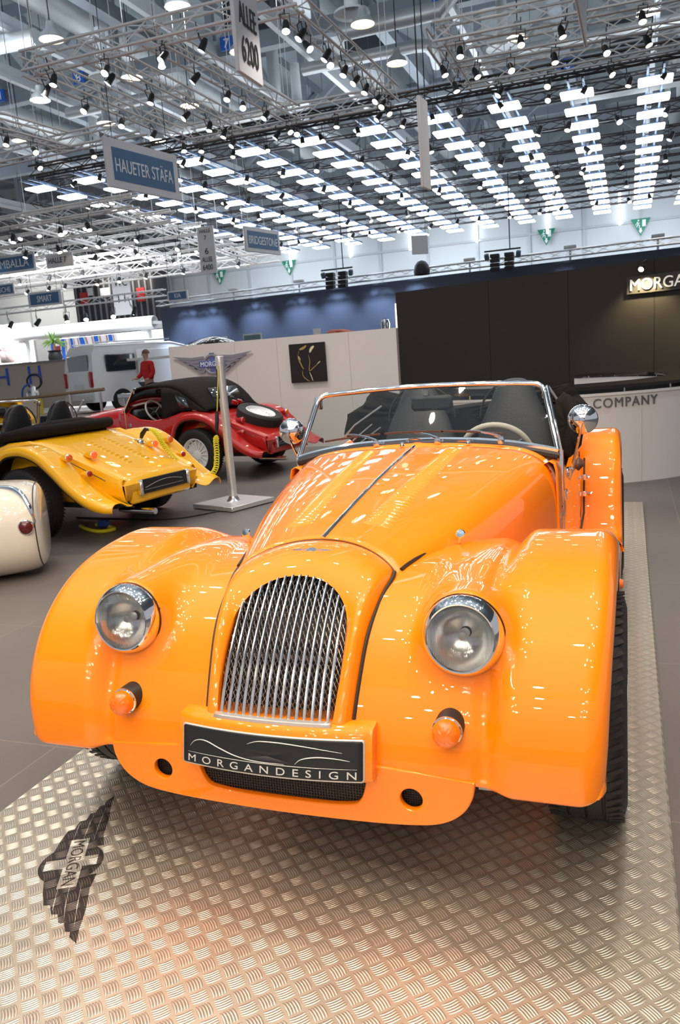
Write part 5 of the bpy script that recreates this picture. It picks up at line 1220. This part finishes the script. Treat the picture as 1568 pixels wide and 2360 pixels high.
# bell shaped pendant lamps
def make_bell():
    r = empty('bell_lamp'); MB().lathe([(.25, 0), (.20, .12), (.10, .20), (.07, .34), (.0, .36)], 24).build('lamp_shade', ductm, r); MB().lathe([(.235, .02), (.0, -.01)], 24).build('lamp_bulb', lampwarm, r); MB().bar((0, 0, .35), (0, 0, 4.74), .012, 5).build('cable', blackm, r); return r
BL = dict(zip(ORD, ('above the left end of the nearest frame', 'at the left edge inside the first frame', 'above and left of the long name sign', 'in the middle of the nearest frame', 'at the top edge left of the tall banner', 'at the top middle', 'left of the right white frame', 'inside the right white frame', 'at the top right corner', 'at the left edge below the nearest frame', 'just above the far cross truss', 'above the long name sign, small', 'outside the left edge', 'behind the tall aisle banner', 'above the picture top right of the middle', 'above the picture top near the middle')))
bl_ = make_bell(); f = True
for x, y in [(-10.21, 12.59), (-12.86, 15.38), (-12.68, 17.82), (-10.1, 15.27), (-7.22, 12.56), (-4.34, 15.2), (-4.32, 17.8), (-1.47, 17.74), (1.28, 17.83), (-15.62, 17.82), (-10.02, 17.8), (-12.45, 20.1), (-18.5, 17.8), (-7.2, 15.2), (-1.4, 12.6), (-4.3, 12.6)]:
    o = bl_ if f else copy2(bl_); f = False; o.location = (x, y, 8.2); tag(o, 'round bell shaped warm pendant lamp, %s' % BL[nth('bl')], 'lamp', 'bell pendant lamps')

# ---------------------------------------------------------------- hanging signs (they face across the hall, normal towards +x)
def hang_sign(loc, yaw, w, h, label, lines, panel=None, th=.05, cat='sign', wires=True, tilt=0):
    """local x along the sign, local z up; reading side is -y"""
    o = tag(empty('hanging_sign', loc, yaw), label, cat)
    MB().box((w/2, 0, h/2), (w, th, h), r=.006).build('sign_panel', signwhite, o)
    if panel: x0, z0, x1, z1 = panel; MB().box(((x0+x1)/2, -th/2-.003, (z0+z1)/2), (x1-x0, .006, z1-z0)).build('sign_field', signblue, o, smooth=False)
    for s, x, z, tw_, th_, m in lines:
        vs, fs = fit_text(s, tw_, th_, .003); MB().add([(a+x, -th/2-.009-q, c+z) for a, c, q in vs], fs).build('sign_lettering', m, o, smooth=False)
    if wires:
        for x in (w*.12, w*.88): MB().bar((x, 0, h), (x, 0, min(h+2.5, 9.0-loc[2])), .006, 4).build('wire', blackm, o)
    return o
Y90 = radians(90)
hang_sign((-3.0, 5.985, 4.445), Y90, .60, 2.2, 'tall white aisle banner with number 6200 at the top of the picture', [('6200', .10, .13, .40, .26, signdark), ('ALLEE', .09, .50, .42, .22, signdark), ('6', .24, .83, .13, .26, signdark)])
yaw = atan2(11.562-9.762, -7.041+7.349)
hang_sign((-7.35, 9.76, 4.5), yaw, 1.83, .80, 'white hanging sign with blue field reading HAUETER STÄFA', [('HAUETER STÄFA', .20, .27, 1.45, .27, signtext)], (.15, .13, 1.70, .66))
yaw = atan2(14.34-13.155, -6.612+6.872)
hang_sign((-6.872*1.24+.2, 13.155*1.24+.55, 4.24), yaw, 1.50, .62, 'white hanging sign with blue field reading BRIDGESTONE', [('BRIDGESTONE', .14, .20, 1.22, .20, signtext)], (.10, .10, 1.40, .52))
hang_sign((-1.0, 5.69, 2.96), radians(84), .24, .83, 'narrow white banner seen nearly edge on, hanging above the windscreen', [], th=.03)
hang_sign((.40, 5.6, 4.62), radians(89), 2.3, 2.0, 'white aisle banner seen edge on at the top right', [], th=.03, wires=False)
hang_sign((-11.38, 20.0, 4.2), 0.0, .55, 1.36, 'white aisle banner with number 6400 hanging left of the navy wall', [('6400', .09, .10, .34, .16, signdark), ('ALLEE', .09, .34, .34, .14, signdark), ('6', .21, .56, .12, .18, signdark), ('7', .22, .98, .08, .12, signdark), ('HALLE', .09, 1.18, .36, .10, signdark)])
hang_sign((-18.0, 20.0, 3.80), 0, 1.36, .46, 'small hanging sign with blue field reading SMART', [('SMART', .38, .13, .60, .20, signtext)], (.10, .06, 1.26, .40))
hang_sign((-12.65, 20.0, 3.50), 0, .72, .30, 'small hanging sign with blue field reading KIA, at the left end of the navy wall', [('KIA', .26, .09, .22, .13, signtext)], (.05, .04, .67, .26))
hang_sign((-17.05, 20, 4.95), 0, 1.05, .42, 'small white hanging sign reading HALLE 7', [('HALLE 7', .10, .14, .70, .17, signdark)])
hang_sign((-19.55, 20, 4.95), 0, 2.05, .60, 'hanging sign with blue field reading GEMBALLA at the left edge', [('GEMBALLA', .20, .18, 1.60, .26, signtext)], (.05, .08, 1.98, .52))
hang_sign((-21.45, 22, 4.55), 0, 1.2, .40, 'small hanging sign with blue field cut by the left edge', [('PORSCHE', .1, .1, .95, .18, signtext)], (.05, .05, 1.15, .35))
hang_sign((-4.75, 20.0, 4.05), radians(30), .46, .50, 'small pale striped sign hanging above the middle of the navy wall', [], None)
hang_sign((-24.4, 34, 4.4), 0, 1.1, 2.6, 'tall white banner marked WC in front of the dark tower', [('WC', .15, 1.45, .8, .42, signdark), ('I I', .3, .65, .45, .4, signdark)])
# loudspeaker arrays over the navy wall
def speakers(x, y, z, l):
    o = tag(empty('loudspeaker_array', (x, y, z)), l, 'loudspeaker')
    MB().tube([(-.48, 0, .50), (.48, 0, .50)], .022, 6).build('speaker_bar', blackm, o); MB().tube([(.2, 0, .50), (.2, 0, 2.4)], .015, 5).build('hanger', blackm, o)
    for sx in (-.20, .18):
        for k in range(4): MB().box((0, 0, 0), (.24, .22, .10), T(sx, -.02*k, .36-.115*k)@Rx(.06*k), r=.01).build('speaker_box', blackm, o)
    for sx in (-.42, .42): MB().box((0, 0, 0), (.12, .12, .16), T(sx, 0, .36)@Ry(.3*sx)@Rx(.4), r=.02).build('small_speaker', mat('speaker_blue', (.10, .14, .20), .5), o)
speakers(-2.28, 20, 3.40, 'pair of black loudspeaker columns above the right part of the navy wall'); speakers(-7.0, 20, 3.40, 'pair of black loudspeaker columns above the left part of the navy wall')
dl = tag(MB().lathe([(.22, 0), (.23, .12), (.20, .26), (.12, .36), (0, .40)], 20, T(-4.6, 20.4, 3.52)).build('domed_fan', blackm), 'dark domed fan standing on top of the navy wall', 'fan')
for i, x in enumerate((-11.5, -9, -3.4, -.6, 1.6)):
    b = MB(); b.bar((0, 0, 0), (0, 0, .36), .03, 5); b.box((0, 0, .38), (.32, .16, .08), r=.01); o = b.build('wall_floodlight', palegrey); o.location = (x, 21.2-.121*(x+6)+.4, 3.5); tag(o, 'small grey floodlight bracket on top of the navy wall, %s from the left' % nth('fb'), 'lamp', 'floodlight brackets on the navy wall')
